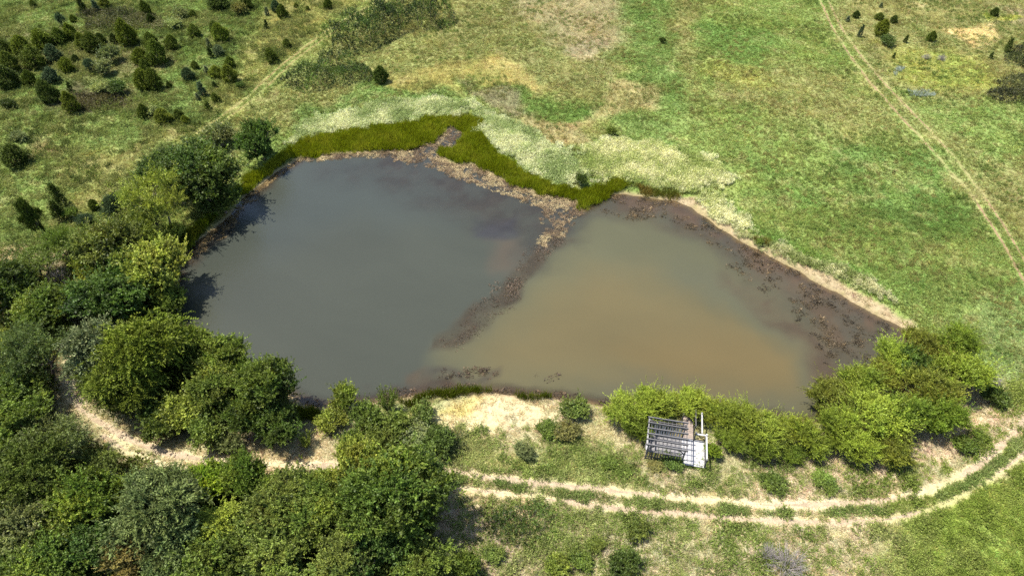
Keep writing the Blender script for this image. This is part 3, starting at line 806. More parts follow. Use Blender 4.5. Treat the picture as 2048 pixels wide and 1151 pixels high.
pts = [strata(-75, 75, 14, 62, .17, 1), strata(-110, 110, 62, 140, .27, 2)]
big = [np.ones(len(pts[0][0])), 1.25 * np.ones(len(pts[1][0]))]
x = np.concatenate([p[0] for p in pts]); y = np.concatenate([p[1] for p in pts]); sc = np.concatenate(big)
m = in_sight(x, y); x, y, sc = x[m], y[m], sc[m]
m = pond_sd(x, y) > .45; x, y, sc = x[m], y[m], sc[m]
g = np.random.default_rng(7)
keep = ~on_track(x, y) & ((poly_sd(x, y, SAND) > .3) | (g.random(len(x)) < .25)) & ((line_dist(x, y, E_SHORE) > 1.0) | (g.random(len(x)) < .15))
keep &= g.random(len(x)) < .55 + .6 * fbm(x, y, 1.3, 171, 2)
x, y, sc = x[keep], y[keep], sc[keep]
colr = land_col(x, y)
dry = (colr[:, 0] > colr[:, 1] * .98)
colr = colr * (1.2 + .13 * g.normal(size=(len(x), 1)).clip(-1.6, 2)) * (1 + .08 * g.normal(size=(len(x), 3)))
colr = colr.clip(.01, .8)
sc = sc * (.75 + .6 * fbm(x, y, 2.2, 173, 2)) * (.85 + .4 * g.random(len(x)))
a = ~dry
scatter('grass', 'short field grass covering the meadows in green and olive patches', 'grass', x[a], y[a], land(x[a], y[a]), sc[a], colr[a], 11)
scatter('dry_grass', 'matted straw-coloured dry grass on the bank and in the field', 'straw', x[dry], y[dry], land(x[dry], y[dry]), sc[dry] * .85, colr[dry], 12, .25)

def fill(polys_px, step, seed, soft=.6, thin=1.0, on_water=False, warp=1.0):
    polys = [W(p) if on_water else land_poly(p) for p in polys_px]
    X, Y = [], []
    for P in polys:
        q = np.array(P)
        x, y = strata(q[:, 0].min() - 1, q[:, 0].max() + 1, q[:, 1].min() - 1, q[:, 1].max() + 1, step, seed); seed += 1
        wx = x + warp * (fbm(x, y, 1.8, 181, 2) - .5); wy = y + warp * (fbm(x, y, 1.8, 187, 2) - .5)
        gg = np.random.default_rng(seed)
        m = (poly_sd(wx, wy, P) < soft * (gg.random(len(x)) - .6)) & (gg.random(len(x)) < thin)
        X.append(x[m]); Y.append(y[m])
    return np.concatenate(X), np.concatenate(Y)

def vary(n, cols, seed, x=None, y=None, s=.15, size=2.0):
    g = np.random.default_rng(seed); cols = np.array(cols)
    t = fbm(x, y, size, seed, 3) + .12 * g.normal(size=n)
    t = np.clip((t - .3) / .4, 0, .999) * (len(cols) - 1)
    i = t.astype(int); f = (t - i)[:, None]
    return (cols[i] * (1 - f) + cols[np.minimum(i + 1, len(cols) - 1)] * f) * (1 + s * g.normal(size=(n, 1))).clip(.5, 1.6)

# ------------------------------------------------------------------ reeds, flowering weeds, bank weeds, floating straw
REED_N = [[(468,388),(520,340),(575,300),(600,282),(680,266),(760,256),(850,240),(930,230),(958,242),(968,280),(1000,312),(1050,347),(1110,370),(1155,379),(1160,400),(1080,389),(1030,371),(985,347),(950,328),(905,324),(880,310),(880,298),(905,302),(926,278),(932,262),(910,250),(888,264),(870,285),(820,296),(740,301),(640,306),(582,316),(545,345),(490,392)],
 [(1150,385),(1170,377),(1240,362),(1258,370),(1240,385),(1200,400),(1170,424),(1153,418)]]
x, y = fill(REED_N, .17, 301, .6, 1.0, False, 1.3)
scatter('reed_bed', 'dense olive green reeds fringing the far shore of the pond', 'reed', x, y, land(x, y).clip(-.15), (.36 + .5 * fbm(x, y, 1.6, 191, 2)), vary(len(x), [alb(126,138,18), alb(142,160,28), alb(158,166,42)], 302, x, y, .2, 2.2), 303, .12)
x, y = fill([[(1262,372),(1330,379),(1362,390),(1350,400),(1290,396)], [(1500,474),(1535,479),(1537,492),(1510,490)]], .22, 311, .4, .8)
scatter('reed_bed', 'thin yellowing reeds on the sandy east shore', 'reed', x, y, land(x, y).clip(-.1), .5 + .2 * np.random.default_rng(4).random(len(x)), vary(len(x), [alb(110,118,40), alb(146,130,62)], 312, x, y, .15, 2), 313, .15)
x, y = fill([[(355,492),(380,462),(432,434),(424,452),(396,480),(372,505)]], .18, 321, .4, 1)
scatter('reed_bed', 'bright green reeds between the shore trees on the west side', 'reed', x, y, land(x, y).clip(-.1), .75 + .2 * np.random.default_rng(5).random(len(x)), vary(len(x), [alb(84,108,18), alb(120,128,40)], 322, x, y, .15, 2), 323, .14)
x, y = fill([[(796,806),(860,787),(930,779),(992,782),(930,791),(860,799),(812,815)], [(1030,788),(1090,793),(1096,801),(1040,798)], [(596,812),(640,816),(642,838),(600,836)]], .16, 331, .4, 1)
scatter('reed_bed', 'narrow strips of dark green rushes on the near shore', 'reed', x, y, land(x, y).clip(-.1), .5 + .2 * np.random.default_rng(6).random(len(x)), vary(len(x), [alb(82,98,14), alb(104,116,30)], 332, x, y, .15, 2), 333, .12)

PALE = [[(582,282),(600,262),(640,236),(720,220),(800,205),(870,197),(935,208),(930,226),(850,235),(760,252),(680,262),(610,278)],
 [(935,208),(1000,236),(1050,262),(1090,292),(1150,310),(1165,345),(1150,368),(1100,362),(1050,338),(1000,303),(972,272),(960,238)]]
x, y = fill(PALE, .21, 341, 1.8, .95, False, 2.5)
scatter('flowering_weeds', 'pale whitish green weeds in a band behind the reeds', 'pale', x, y, land(x, y), .7 + .5 * fbm(x, y, 2, 193, 2), vary(len(x), [alb(160,180,116), alb(204,218,158), alb(236,242,198)], 342, x, y, .16, 2.5), 343)
x, y = fill([[(1168,292),(1230,282),(1300,285),(1400,318),(1475,356),(1440,374),(1380,378),(1300,368),(1200,362),(1176,345)], [(1385,385),(1440,400),(1500,455),(1470,458),(1420,425)]], .21, 351, 1.8, .95, False, 2.5)
scatter('flowering_weeds', 'cream flowering weeds massed on the north-east shore', 'pale', x, y, land(x, y), .7 + .5 * fbm(x, y, 2, 193, 2), vary(len(x), [alb(168,186,108), alb(218,226,158), alb(244,246,200)], 352, x, y, .16, 2.5), 353)
x, y = fill([[(1440,430),(1480,462),(1560,492),(1640,517),(1750,560),(1790,600),(1740,588),(1640,545),(1550,510),(1470,470)]], .24, 361, .9, .8, False, 1.5)
scatter('flowering_weeds', 'narrow strip of silvery weeds along the sandy east bank', 'pale', x, y, land(x, y), .6 + .5 * fbm(x, y, 2, 193, 2), vary(len(x), [alb(144,160,92), alb(194,200,142), alb(226,224,180)], 362, x, y, .16, 2), 363)

BANK = [[(700,860),(900,850),(1100,860),(1250,890),(1400,900),(1560,890),(1640,930),(1760,930),(1900,890),(2000,800),(2060,720),(2250,700),(2400,1200),(880,1200),(900,1000),(760,930)]]
x, y = fill(BANK, .30, 371, .5, 1.0)
g = np.random.default_rng(8)
dens = .5 * fbm(x, y, 3.6, 197, 3) + .5 * fbm(x, y, 1.1, 198, 2)
x0, y0, _, _ = ground_at(1800, 940); x1, y1, _, _ = ground_at(1960, 840)
dryness = sstep(5, 1, line_dist(x, y, [(x0, y0), (x1, y1)]))
keep = (~on_track(x, y)) & (dens + .12 * g.normal(size=len(x)) > .478 + .12 * dryness)
x, y = x[keep], y[keep]
lush = sstep(ground_at(1500, 1100)[0], ground_at(2000, 1100)[0], x - .3 * (y - 20))
cw = vary(len(x), [alb(134,156,76), alb(160,176,98), alb(176,184,116)], 372, x, y, .16, 3)
cw = cw * (1 - .5 * lush)[:, None] + alb(142, 164, 56) * (.5 * lush)[:, None]
tall = sstep(.52, .68, fbm(x, y, 1.3, 201, 2))
scatter('bank_weeds', 'low leafy weeds spreading over the near bank and around the track', 'weed', x, y, land(x, y), .5 + .45 * fbm(x, y, 1.5, 199, 2) + .75 * tall * g.random(len(x)), cw * (1 - .22 * tall)[:, None], 373)
# clumps between and beside the ruts
MIDL = [((a[0] + b[0]) / 2, (a[1] + b[1]) / 2) for a, b in zip(land_poly([(900,955),(1060,978),(1160,990),(1260,1003),(1360,1011),(1460,1020),(1560,1026),(1680,1027),(1780,1020),(1860,1000),(1920,975),(1980,935),(2040,880)]), land_poly([(900,957),(1060,979),(1160,991),(1260,1004),(1360,1012),(1460,1021),(1560,1027),(1680,1028),(1780,1021),(1860,1001),(1920,976),(1980,936),(2040,881)]))]
q = np.array(MIDL); x, y = strata(q[:, 0].min(), q[:, 0].max(), q[:, 1].min(), q[:, 1].max(), .22, 381)
keep = (line_dist(x, y, MIDL) < .8 * sstep(.36, .56, fbm(x, y, 1.7, 203, 2))) & ~on_track(x, y); x, y = x[keep], y[keep]
scatter('verge_weeds', 'dark green weed clumps on the strip between the wheel ruts', 'weed', x, y, land(x, y), .6 + .5 * fbm(x, y, 1.2, 207, 2), vary(len(x), [alb(124,146,78), alb(156,172,102)], 382, x, y, .16, 3), 383)
x, y = fill([[(1805,188),(1830,180),(1855,182),(1872,188),(1850,198),(1822,192)], [(1785,140),(1805,138),(1803,148),(1788,150)]], .3, 385, .5, .6, False, 1.5)
scatter('silver_weeds', 'small drift of pale blue-grey weeds in the eastern field beyond the ruts', 'pale', x, y, land(x, y), .5 + .4 * fbm(x, y, 1.2, 207, 2), vary(len(x), [alb(150,166,150), alb(178,192,186)], 386, x, y, .12, 1), 387)
# rough herbs in the north-west scrub and the eastern field
x, y = strata(-110, 110, 40, 138, .8, 391); m = in_sight(x, y) & (pond_sd(x, y) > 5); x, y = x[m], y[m]
NWP = land_poly([(-200,-40),(760,-40),(560,160),(430,250),(250,420),(150,560),(-200,620)])
SE_ = land_poly([(1380,60),(1640,60),(1800,240),(2080,560),(2200,760),(1950,680),(1700,540),(1480,410),(1400,280)])
nwm = poly_sd(x, y, NWP) < 0
f1 = fbm(x, y, 4.5, 211, 3) + .1 * np.random.default_rng(9).normal(size=len(x))
keep = np.where(nwm, f1 > .44, f1 > .54) & (np.minimum(line_dist(x, y, NW_A), line_dist(x, y, NW_B)) > .7) & (np.minimum(line_dist(x, y, NE_A), line_dist(x, y, NE_B)) > .6); x, y, nwm = x[keep], y[keep], nwm[keep]
cw = np.where(nwm[:, None], vary(len(x), [alb(82,98,48), alb(110,126,60), alb(124,134,70), alb(140,146,86)], 392, x, y, .2, 4), vary(len(x), [alb(104,128,60), alb(132,142,76), alb(142,136,80)], 393, x, y, .16, 4))
scatter('field_herbs', 'rough knee-high herbs dotted through the fields', 'weed', x, y, land(x, y), np.where(nwm, 1.25, .8) * (.7 + .7 * fbm(x, y, 2, 213, 2)), cw, 394)

FL = [[(586,322),(640,309),(740,303),(868,289),(890,264),(925,260),(905,300),(880,310),(960,335),(1050,378),(1150,397),(1162,425),(1140,460),(1110,490),(1075,505),(1090,450),(1090,420),(1040,400),(960,372),(880,342),(800,322),(720,316),(640,320)]]
x, y = fill(FL, .2, 401, .6, .8, True, 1.5)
k = fbm(x, y, 1.1, 217, 3) + .15 * np.random.default_rng(10).normal(size=len(x)); dd = pond_sd(x, y)
m = (k > .40 + .05 * sstep(-1, -5, dd) + .07 * sstep(W([(1150,430)])[0][1], W([(1100,500)])[0][1], y)) & (dd < .5); x, y = x[m], y[m]
scatter('floating_straw', 'straw-coloured dead weed mats floating along the far shore', 'float', x, y, np.full(len(x), .012), .7 + .6 * fbm(x, y, 1, 219, 2), vary(len(x), [alb(106,90,72), alb(152,130,98), alb(182,164,122)], 402, x, y, .2, 2), 403, .05)
x, y = fill([[(372,505),(420,464),(470,418),(505,386),(565,342),(600,322),(560,352),(515,388),(482,420),(470,452),(430,486),(392,520)]], .24, 411, .6, .8, True)
m = (fbm(x, y, 1.0, 221, 3) > .42) & (pond_sd(x, y) < .5); x, y = x[m], y[m]
scatter('floating_straw', 'floating dead stalks along the curved north-west shore', 'float', x, y, np.full(len(x), .012), .6 + .5 * fbm(x, y, 1, 219, 2), vary(len(x), [alb(112,94,62), alb(160,136,92)], 412, x, y, .2, 2), 413, .05)
g = np.random.default_rng(15); x = g.uniform(ray_to(420,600,0)[0], ray_to(900,600,0)[0], 170); y = g.uniform(ray_to(700,760,0)[1], ray_to(700,330,0)[1], 170)
m = pond_sd(x, y) < -2; x, y = x[m], y[m]
scatter('floating_fluff', 'tiny white seed fluff specks drifting on the grey half of the pond', 'float', x, y, np.full(len(x), .01), .06 + .09 * g.random(len(x)) ** 3, np.tile(alb(110, 110, 102), (len(x), 1)), 416, .03)
SUNK = [[(1108,470),(1138,480),(1080,530),(1045,566),(1030,602),(985,642),(950,674),(915,694),(882,692),(920,642),(965,597),(1005,562),(1056,502)]]
x, y = fill(SUNK, .2, 421, .5, .85, True, 1.2)
scatter('sunken_weed', 'dark brown waterweed on the sunken ridge dividing the pond', 'sunk', x, y, np.full(len(x), -.2), .6 + .5 * fbm(x, y, 1, 223, 2), vary(len(x), [alb(104,92,82), alb(132,116,102)], 422, x, y, .2, 2), 423, .2)
E_WEED = [[(1240,396),(1350,406),(1430,458),(1560,528),(1700,608),(1800,662),(1812,700),(1760,745),(1690,790),(1640,780),(1650,720),(1620,660),(1540,600),(1440,530),(1480,520),(1400,465),(1320,440),(1260,440),(1200,430)]]
x, y = fill(E_WEED, .26, 431, .8, .8, True, 2)
k = fbm(x, y, 1.6, 227, 3) + .06 * np.random.default_rng(12).normal(size=len(x)); m = (k > .5) & (pond_sd(x, y) < -.1); x, y = x[m], y[m]
scatter('sunken_weed', 'brown waterweed growing in the shallows off the east bank', 'sunk', x, y, np.full(len(x), -.3) + .2 * np.random.default_rng(13).random(len(x)), .7 + .6 * fbm(x, y, 1, 223, 2), vary(len(x), [alb(78,72,64), alb(100,90,74), alb(128,110,84)], 432, x, y, .2, 3), 433, .2)
x, y = fill([[(600,806),(720,795),(820,772),(960,768),(1100,785),(1220,802),(1610,838),(1600,848),(1200,812),(980,786),(800,803),(640,818)], [(868,740),(990,737),(1000,750),(930,755),(870,754)], [(1076,752),(1108,752),(1108,764),(1076,764)]], .26, 441, .6, .7, True, 1.2)
m = (fbm(x, y, 1.0, 229, 3) > .44) & (pond_sd(x, y) < .2); x, y = x[m], y[m]
scatter('sunken_weed', 'dark weed tufts in the shallows off the near shore', 'sunk', x, y, np.full(len(x), -.22) + .2 * np.random.default_rng(14).random(len(x)), .6 + .5 * fbm(x, y, 1, 223, 2), vary(len(x), [alb(92,82,74), alb(120,102,84)], 442, x, y, .2, 2), 443, .2)

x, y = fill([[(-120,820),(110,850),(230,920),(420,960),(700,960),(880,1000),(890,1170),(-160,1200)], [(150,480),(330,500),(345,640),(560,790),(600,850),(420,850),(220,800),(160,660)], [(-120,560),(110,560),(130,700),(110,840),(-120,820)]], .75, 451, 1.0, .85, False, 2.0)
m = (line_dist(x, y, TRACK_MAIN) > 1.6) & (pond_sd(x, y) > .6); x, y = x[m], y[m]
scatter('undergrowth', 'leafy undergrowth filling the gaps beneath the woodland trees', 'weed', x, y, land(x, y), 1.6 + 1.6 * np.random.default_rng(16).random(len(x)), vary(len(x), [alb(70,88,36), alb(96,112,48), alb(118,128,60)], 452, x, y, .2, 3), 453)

# ------------------------------------------------------------------ bramble thickets: low tangled masses
def thicket(name, label, px, height, cols, seed, step=.27, cat='thicket', leafL=.17):
    P = land_poly(px); q = np.array(P); cx, cy = q.mean(0); cz = float(land(np.array([cx]), np.array([cy]))[0])
    root = empty(name, (cx, cy, cz)); tag(root, label, cat)
    g = np.random.default_rng(seed)
    x, y = strata(q[:, 0].min() - 1, q[:, 0].max() + 1, q[:, 1].min() - 1, q[:, 1].max() + 1, step, seed)
    d = poly_sd(x + 1.8 * (fbm(x, y, 2.5, seed, 2) - .5), y + 1.8 * (fbm(x, y, 2.5, seed + 1, 2) - .5), P)
    m = d < 0; x, y, d = x[m], y[m], d[m]
    nc = max(4, int(len(x) * step * step / 3.2)); ci = g.choice(len(x), nc, False); lump = np.zeros(len(x)); shade = np.ones(len(x))
    for i in ci:
        r_ = 1.0 + 1.4 * g.random(); q2 = ((x - x[i]) ** 2 + (y - y[i]) ** 2) / r_ ** 2
        h_ = (.45 + .8 * g.random()) * np.sqrt(np.clip(1 - q2, 0, 1)); hue_ = g.uniform(.42, 1.35)
        shade = np.where(h_ > lump, hue_, shade); lump = np.maximum(lump, h_)
    top = height * (.12 + lump) * (.5 + .5 * sstep(0, .8, -d)) + .1
    z = land(x, y) + top * (.55 + .45 * g.random(len(x)) ** .5) - cz
    base = np.stack([x - cx, y - cy, z - .35], 1)
    dr = unit(np.stack([.5 * g.normal(size=len(x)), .5 * g.normal(size=len(x)), np.ones(len(x))], 1))
    c = vary(len(x), cols, seed + 3, x, y, .2, 2.2) * shade[:, None]
    v, f, t = sprigs(g, base, dr, .6, 16, leafL, leafL * .48, .95, .1, .35, c, .12)
    o = link_mesh('foliage', mesh_np('foliage', v, f, t), M_LEAF, root); o.color = (1, 1, 1, 1)
    k = g.choice(len(x), min(60, len(x)), False)
    parts = [limb(g, (x[i] - cx, y[i] - cy, float(land(x[i:i+1], y[i:i+1])[0]) - cz - .1), base[i] + np.array([.2, .1, .4]), .03, .01, .1, 3, 4) for i in k]
    v, f, _ = join(parts)
    tag(link_mesh('stems', mesh_np('stems', v, f), M_BARK, root), kind='stuff')

DARKS = [alb(48,62,24), alb(66,88,32), alb(84,108,40), alb(104,128,50)]
thicket('bramble_thicket', 'long dark bramble thicket beside the faint wheel ruts, upper end of the field', [(640,104),(690,70),(735,45),(770,12),(850,4),(895,25),(908,52),(880,62),(820,62),(770,92),(720,108),(670,112)], 4.0, DARKS, 1001)
thicket('bramble_thicket', 'lower green bramble patch between the wheel ruts and the lone cedar', [(560,176),(600,142),(640,126),(700,122),(745,138),(742,160),(690,176),(610,186)], 2.0, [alb(56,72,32), alb(86,110,44), alb(108,130,54)], 1011)
thicket('bramble_thicket', 'dark tangled brush patch on the eastern field edge below the straw', [(1965,190),(1990,165),(2060,150),(2160,150),(2160,225),(2060,215),(1990,207)], 1.1, [alb(58,62,38), alb(92,96,58), alb(112,116,68)], 1021)
thicket('bramble_thicket', 'olive brush patch at the eastern frame edge, above the darker tangle', [(1995,122),(2030,96),(2100,80),(2180,90),(2160,135),(2060,140)], 1.0, [alb(66,72,40), alb(100,110,58)], 1031)
thicket('bramble_thicket', 'low olive scrub between cedars in the far north-west field', [(150,35),(230,20),(320,28),(330,60),(240,62),(170,60)], .9, [alb(78,82,46), alb(104,108,62), alb(122,118,78)], 1041)
thicket('bramble_thicket', 'brownish low brush below the cedar pairs in the north-west scrub', [(120,195),(200,190),(270,195),(250,215),(180,228),(130,222)], .7, [alb(80,74,48), alb(104,98,60)], 1051)
thicket('bramble_thicket', 'dark green spiny thicket alone below the two-rut track', [(972,1040),(1000,1012),(1060,1008),(1110,1035),(1115,1080),(1080,1095),(1000,1090),(970,1070)], 1.1, [alb(56,74,30), alb(84,112,44), alb(108,134,60)], 1061, .24, leafL=.13)
thicket('bramble_thicket', 'grey-green tangle of brush between the shore shrubs and the track', [(780,880),(860,855),(930,880),(935,905),(870,915),(790,910)], 1.0, [alb(74,84,50), alb(100,114,66), alb(122,128,84)], 1071, .24, leafL=.12)

# ------------------------------------------------------------------ trees and shrubs, each one its own thing
TONE = {
 'cedar': (86,102,34), 'cedar_dark': (68,84,30), 'cedar_yellow': (98,112,34), 'cedar_blue': (72,92,62), 'cedar_grey': (98,112,78),
 'green': (97,116,46), 'deep': (74,100,42), 'dark': (78,98,40), 'olive': (102,118,52), 'yellow': (124,138,56), 'gold': (130,144,64),
 'lime': (124,148,46), 'willow': (134,153,56), 'willow_dark': (108,130,44), 'willow_olive': (118,128,50), 'blue': (94,112,64), 'grey': (112,124,76), 'brown': (120,118,64), 'pale': (140,152,92),
}
rngp = random.Random(11)
NAMES = {'broadleaf': ('broadleaf_tree', 'tree'), 'willow': ('willow', 'willow'), 'cedar': ('cedar', 'cedar'), 'sapling': ('cedar_sapling', 'sapling'), 'feathery': ('feathery_tree', 'tree'), 'bush': ('shrub', 'shrub'), 'airy': ('mesquite_tree', 'tree'), 'shoots': ('leafy_sapling', 'sapling')}
_use = {}
def plant(kind, px, py, wpx, aspect, tone, label, group=None, variant=None):
    """Crown centre at survey point (px, py), crown wpx survey units wide, height = aspect * width."""
    x, y, z, t = ground_at(px, py)
    wd = wpx * t / FPX
    for _ in range(2):
        x, y, z, t = ground_at(px, py, 0.5 * aspect * wd); wd = wpx * t / FPX
    if kind in ('cedar', 'sapling', 'bush'): aspect *= rngp.uniform(.8, 1.25)
    wd *= {'broadleaf': 1.03, 'airy': 1.06, 'cedar': 1.1}.get(kind, 1.0)
    lib = PROTO[kind]; k = _use.get(kind, 0); _use[kind] = k + 1
    cm, tm, w0, h0 = lib[(k if variant is None else variant) % len(lib)]
    nm, cat = NAMES[kind]
    sx = wd / w0
    root = empty(nm, (x, y, z), rngp.uniform(0, 6.283), (sx * rngp.uniform(.84, 1.16), sx * rngp.uniform(.84, 1.16), aspect * wd / h0))
    root.rotation_euler = (rngp.gauss(0, .05), rngp.gauss(0, .05), rngp.uniform(0, 6.283))
    tag(root, label, cat, group)
    tr_ = link_mesh('trunk', tm, None, root)
    cr_ = link_mesh('crown', cm, None, root)
    c = alb(*TONE[tone]) * 1.12 * rngp.uniform(.84, 1.16); j = [rngp.uniform(.98, 1.08), 1.0, rngp.uniform(.9, 1.1)]
    cr_.color = (c[0] * j[0], c[1] * j[1], c[2] * j[2], 1)
    return root

P = plant
# west shore
P('broadleaf',398,354,142,.85,'dark','large dark green tree overhanging the north-west curve of the shore', variant=0)
P('broadleaf',335,348,98,.9,'deep','dark tree backing the large shore tree on its field side', variant=3)
P('broadleaf',438,400,80,.9,'dark','low dark tree whose branches touch the reeds beside the open water', variant=2)
P('broadleaf',516,284,76,1.1,'deep','upright dark bushy tree at the western end of the reed bed', variant=1)
P('bush',436,275,62,.6,'grey','grey-green low brush beside the dark tree at the reed end')
P('bush',425,335,40,.8,'olive','small olive shrub between the two dark shore trees')
P('airy',325,425,112,1.25,'gold','tall yellow-green airy tree with bare stems near the rushes', variant=0)
P('airy',290,470,90,1.0,'yellow','yellow-green tree leaning behind the tall airy one', variant=1)
P('broadleaf',318,545,128,.95,'gold','round yellow-olive tree hanging over the west water edge', variant=2)
P('broadleaf',345,600,70,.9,'olive','small olive tree drooping to the water below the round yellow one', variant=4)
P('feathery',232,418,54,1.2,'cedar_blue','narrow blue-green conifer standing behind the shore trees')
P('broadleaf',236,505,125,.95,'olive','olive green tree beside the track, behind the round yellow-olive tree', variant=1)
P('broadleaf',262,560,100,.9,'deep','deep green tree squeezed between the olive tree and the water', variant=0)
P('broadleaf',215,615,130,.9,'deep','broad deep green tree on the water side of the track bend', variant=3)
P('bush',180,470,60,.8,'green','leafy green shrub at the field end of the shore trees')
P('bush',168,438,34,.9,'cedar_blue','small blue-green shrub in the grass above the track end')
P('bush',185,540,60,.9,'yellow','yellow-green shrub where the sandy track comes out of the trees')
P('bush',300,655,50,.7,'pale','pale shrub in the gap at the shaded water corner')
# big stand between the pond and the track
P('feathery',200,715,120,1.25,'cedar_grey','tall grey-green evergreen with silvery tip beside the track', variant=1)
P('feathery',285,715,165,1.05,'cedar_yellow','huge dark yellow-green cedar in the stand south of the shaded corner', variant=0)
P('feathery',245,770,130,1.0,'cedar','dark cedar crowding the inside of the track bend', variant=2)
P('broadleaf',372,700,95,1.1,'green','bright leafy tree top catching sun beside the huge cedar', variant=4)
P('broadleaf',405,690,60,1.2,'lime','vivid lime green tree top at the edge of the shaded water', variant=1)
P('broadleaf',450,725,105,1.0,'green','mid-green tree leaning over the water south of the lime one', variant=2)
P('broadleaf',425,790,110,.9,'olive','olive vine-covered tree in the middle of the stand', variant=0)
P('broadleaf',540,780,125,1.15,'green','tall fresh green tree at the pond-side tip of the stand', variant=3)
P('broadleaf',480,760,80,1.0,'green','green tree between the vine-covered tree and the tip tree', variant=4)
P('broadleaf',500,840,100,.9,'dark','dark tree under the tip of the stand, facing the track', variant=1)
P('broadleaf',565,860,85,1.0,'dark','shaded dark green tree beside the near-shore rushes', variant=2)
P('bush',365,820,95,.8,'yellow','yellow-green leafy shrub at the front of the stand')
P('bush',330,855,70,.8,'olive','olive shrub sprawling towards the bend of the track')
P('bush',410,865,80,.7,'olive','wide olive shrub at the sunny foot of the stand')
P('bush',460,885,60,.6,'grey','grey-green low shrub between the stand and the sandy track')
P('bush',300,830,60,.8,'dark','dark shrub under the cedars at the track edge')
# west of the track
P('broadleaf',8,585,110,1.0,'dark','dark tree mass at the western frame edge above the fork', variant=3)
P('broadleaf',92,628,100,.85,'green','bushy green tree west of the track below the grey brush', variant=0)
P('bush',132,662,40,.8,'olive','olive bush between the bushy tree and the sandy track')
P('airy',68,720,130,1.05,'blue','airy blue-green tree with a slanting dark trunk west of the track', variant=2)
P('broadleaf',10,720,90,1.0,'yellow','yellowish tree at the frame edge behind the airy blue-green one', variant=1)
P('broadleaf',30,800,110,.9,'green','green tree below the airy blue-green one', variant=4)
P('airy',120,490,80,.9,'green','thin airy tree with a dark trunk in the western grass', variant=1)
P('airy',70,540,95,.7,'olive','low spreading olive brush beside the grey dead bushes', variant=0)
P('feathery',70,440,40,2.6,'cedar_dark','tall thin dark conifer leaning in the western meadow', variant=1)
P('sapling',120,392,26,2.2,'cedar_dark','dark slim sapling next to a lower twin in the western meadow', variant=0)
P('sapling',110,418,24,2.3,'cedar_dark','slim sapling above the thin conifer in the western meadow', variant=1)
P('bush',140,425,34,.9,'green','leafy bush below the pair of slim meadow saplings')
P('cedar',187,412,20,.9,'cedar','small round cedar beside the narrow blue-green conifer')
P('cedar',25,308,46,1.1,'cedar_dark','dark lone cedar by the orange patch at the western frame edge')
P('bush',36,270,30,.8,'grey','grey-green shrub just behind the cedar by the orange patch')
# south-west woodland below the track
P('airy',128,882,125,.9,'grey','grey-green airy tree overhanging the bend of the sandy track', variant=0)
P('broadleaf',45,870,130,.95,'green','leafy green tree behind the airy tree at the track bend', variant=2)
P('feathery',75,955,160,.95,'cedar_dark','very dark broad cedar in the south-west woodland', variant=0)
P('feathery',10,930,90,1.0,'cedar_dark','very dark cedar cut by the western frame edge', variant=1)
P('broadleaf',195,1000,140,.95,'green','mid-green spreading tree between the dark cedar and the feathery blue one', variant=0)
P('airy',205,930,90,.7,'olive','olive scrub at the woodland edge with bare twigs above it', variant=2)
P('broadleaf',50,1060,130,.9,'grey','grey-green tree near the south-west corner', variant=3)
P('broadleaf',125,1040,110,.9,'green','green tree between the corner tree and the spreading one', variant=1)
P('broadleaf',105,1125,130,.8,'green','green bushy tree on the lower frame edge near the corner', variant=4)
P('broadleaf',10,1140,100,.8,'dark','dark bushy tree filling the south-west corner', variant=0)
P('broadleaf',190,1090,110,.85,'deep','rich green tree below the spreading mid-green one', variant=2)
P('feathery',335,1025,180,1.0,'blue','big feathery blue-green tree in the middle of the woodland edge', variant=2)
P('feathery',300,985,88,1.0,'blue','feathery blue-green tree top touching the sandy track', variant=1)
P('feathery',385,978,80,1.0,'blue','second feathery blue-green top beside the yellow-green bush', variant=0)
P('broadleaf',255,1105,100,.85,'brown','yellow-brown tree at the lower edge beside the feathery ones', variant=3)
P('broadleaf',330,1130,100,.8,'blue','blue-green bush on the lower frame edge under the feathery tree', variant=1)
P('broadleaf',425,965,85,1.0,'lime','bright yellow-green bush between the feathery tree and the olive canopy', variant=4)
P('broadleaf',495,965,105,1.0,'green','green tree top breaking the line of the sandy track', variant=0)
P('feathery',450,1060,110,.9,'willow','soft bright green feathery tree under the olive canopy', variant=1)
P('broadleaf',425,1120,130,.85,'green','fresh green tree on the lower frame edge beside the feathery one', variant=2)
P('broadleaf',572,990,100,.95,'olive','olive tree next to the track, middle of the canopy', variant=3)
P('broadleaf',545,1050,130,.9,'olive','broad olive tree in the dark middle of the canopy', variant=1)
P('broadleaf',642,988,100,.95,'olive','pale olive tree top south of the track gap', variant=4)
P('broadleaf',625,1045,120,.9,'green','green tree below the pale olive top', variant=0)
P('broadleaf',560,1130,130,.8,'olive','olive tree on the lower frame edge, middle of the canopy', variant=2)
P('broadleaf',690,1115,120,.85,'olive','rusty olive tree on the lower frame edge under the big dark one', variant=3)
P('broadleaf',715,940,110,1.0,'yellow','yellow-green tree top where the track disappears', variant=1)
P('broadleaf',800,1000,185,.95,'green','big dense green tree at the eastern end of the woodland', variant=0)
P('broadleaf',730,1020,130,.95,'green','green tree merging with the big one at the woodland end', variant=4)
P('broadleaf',765,1070,130,.85,'deep','deep green lower crown under the big woodland-end tree', variant=2)
P('broadleaf',850,960,90,.9,'deep','dark leafy branch end reaching over the two ruts', variant=3)
P('broadleaf',850,1130,110,.75,'green','green bush on the lower frame edge by the bare pinkish soil', variant=1)
P('bush',930,1140,70,.7,'green','small green bush on the lower edge next to the pinkish soil')
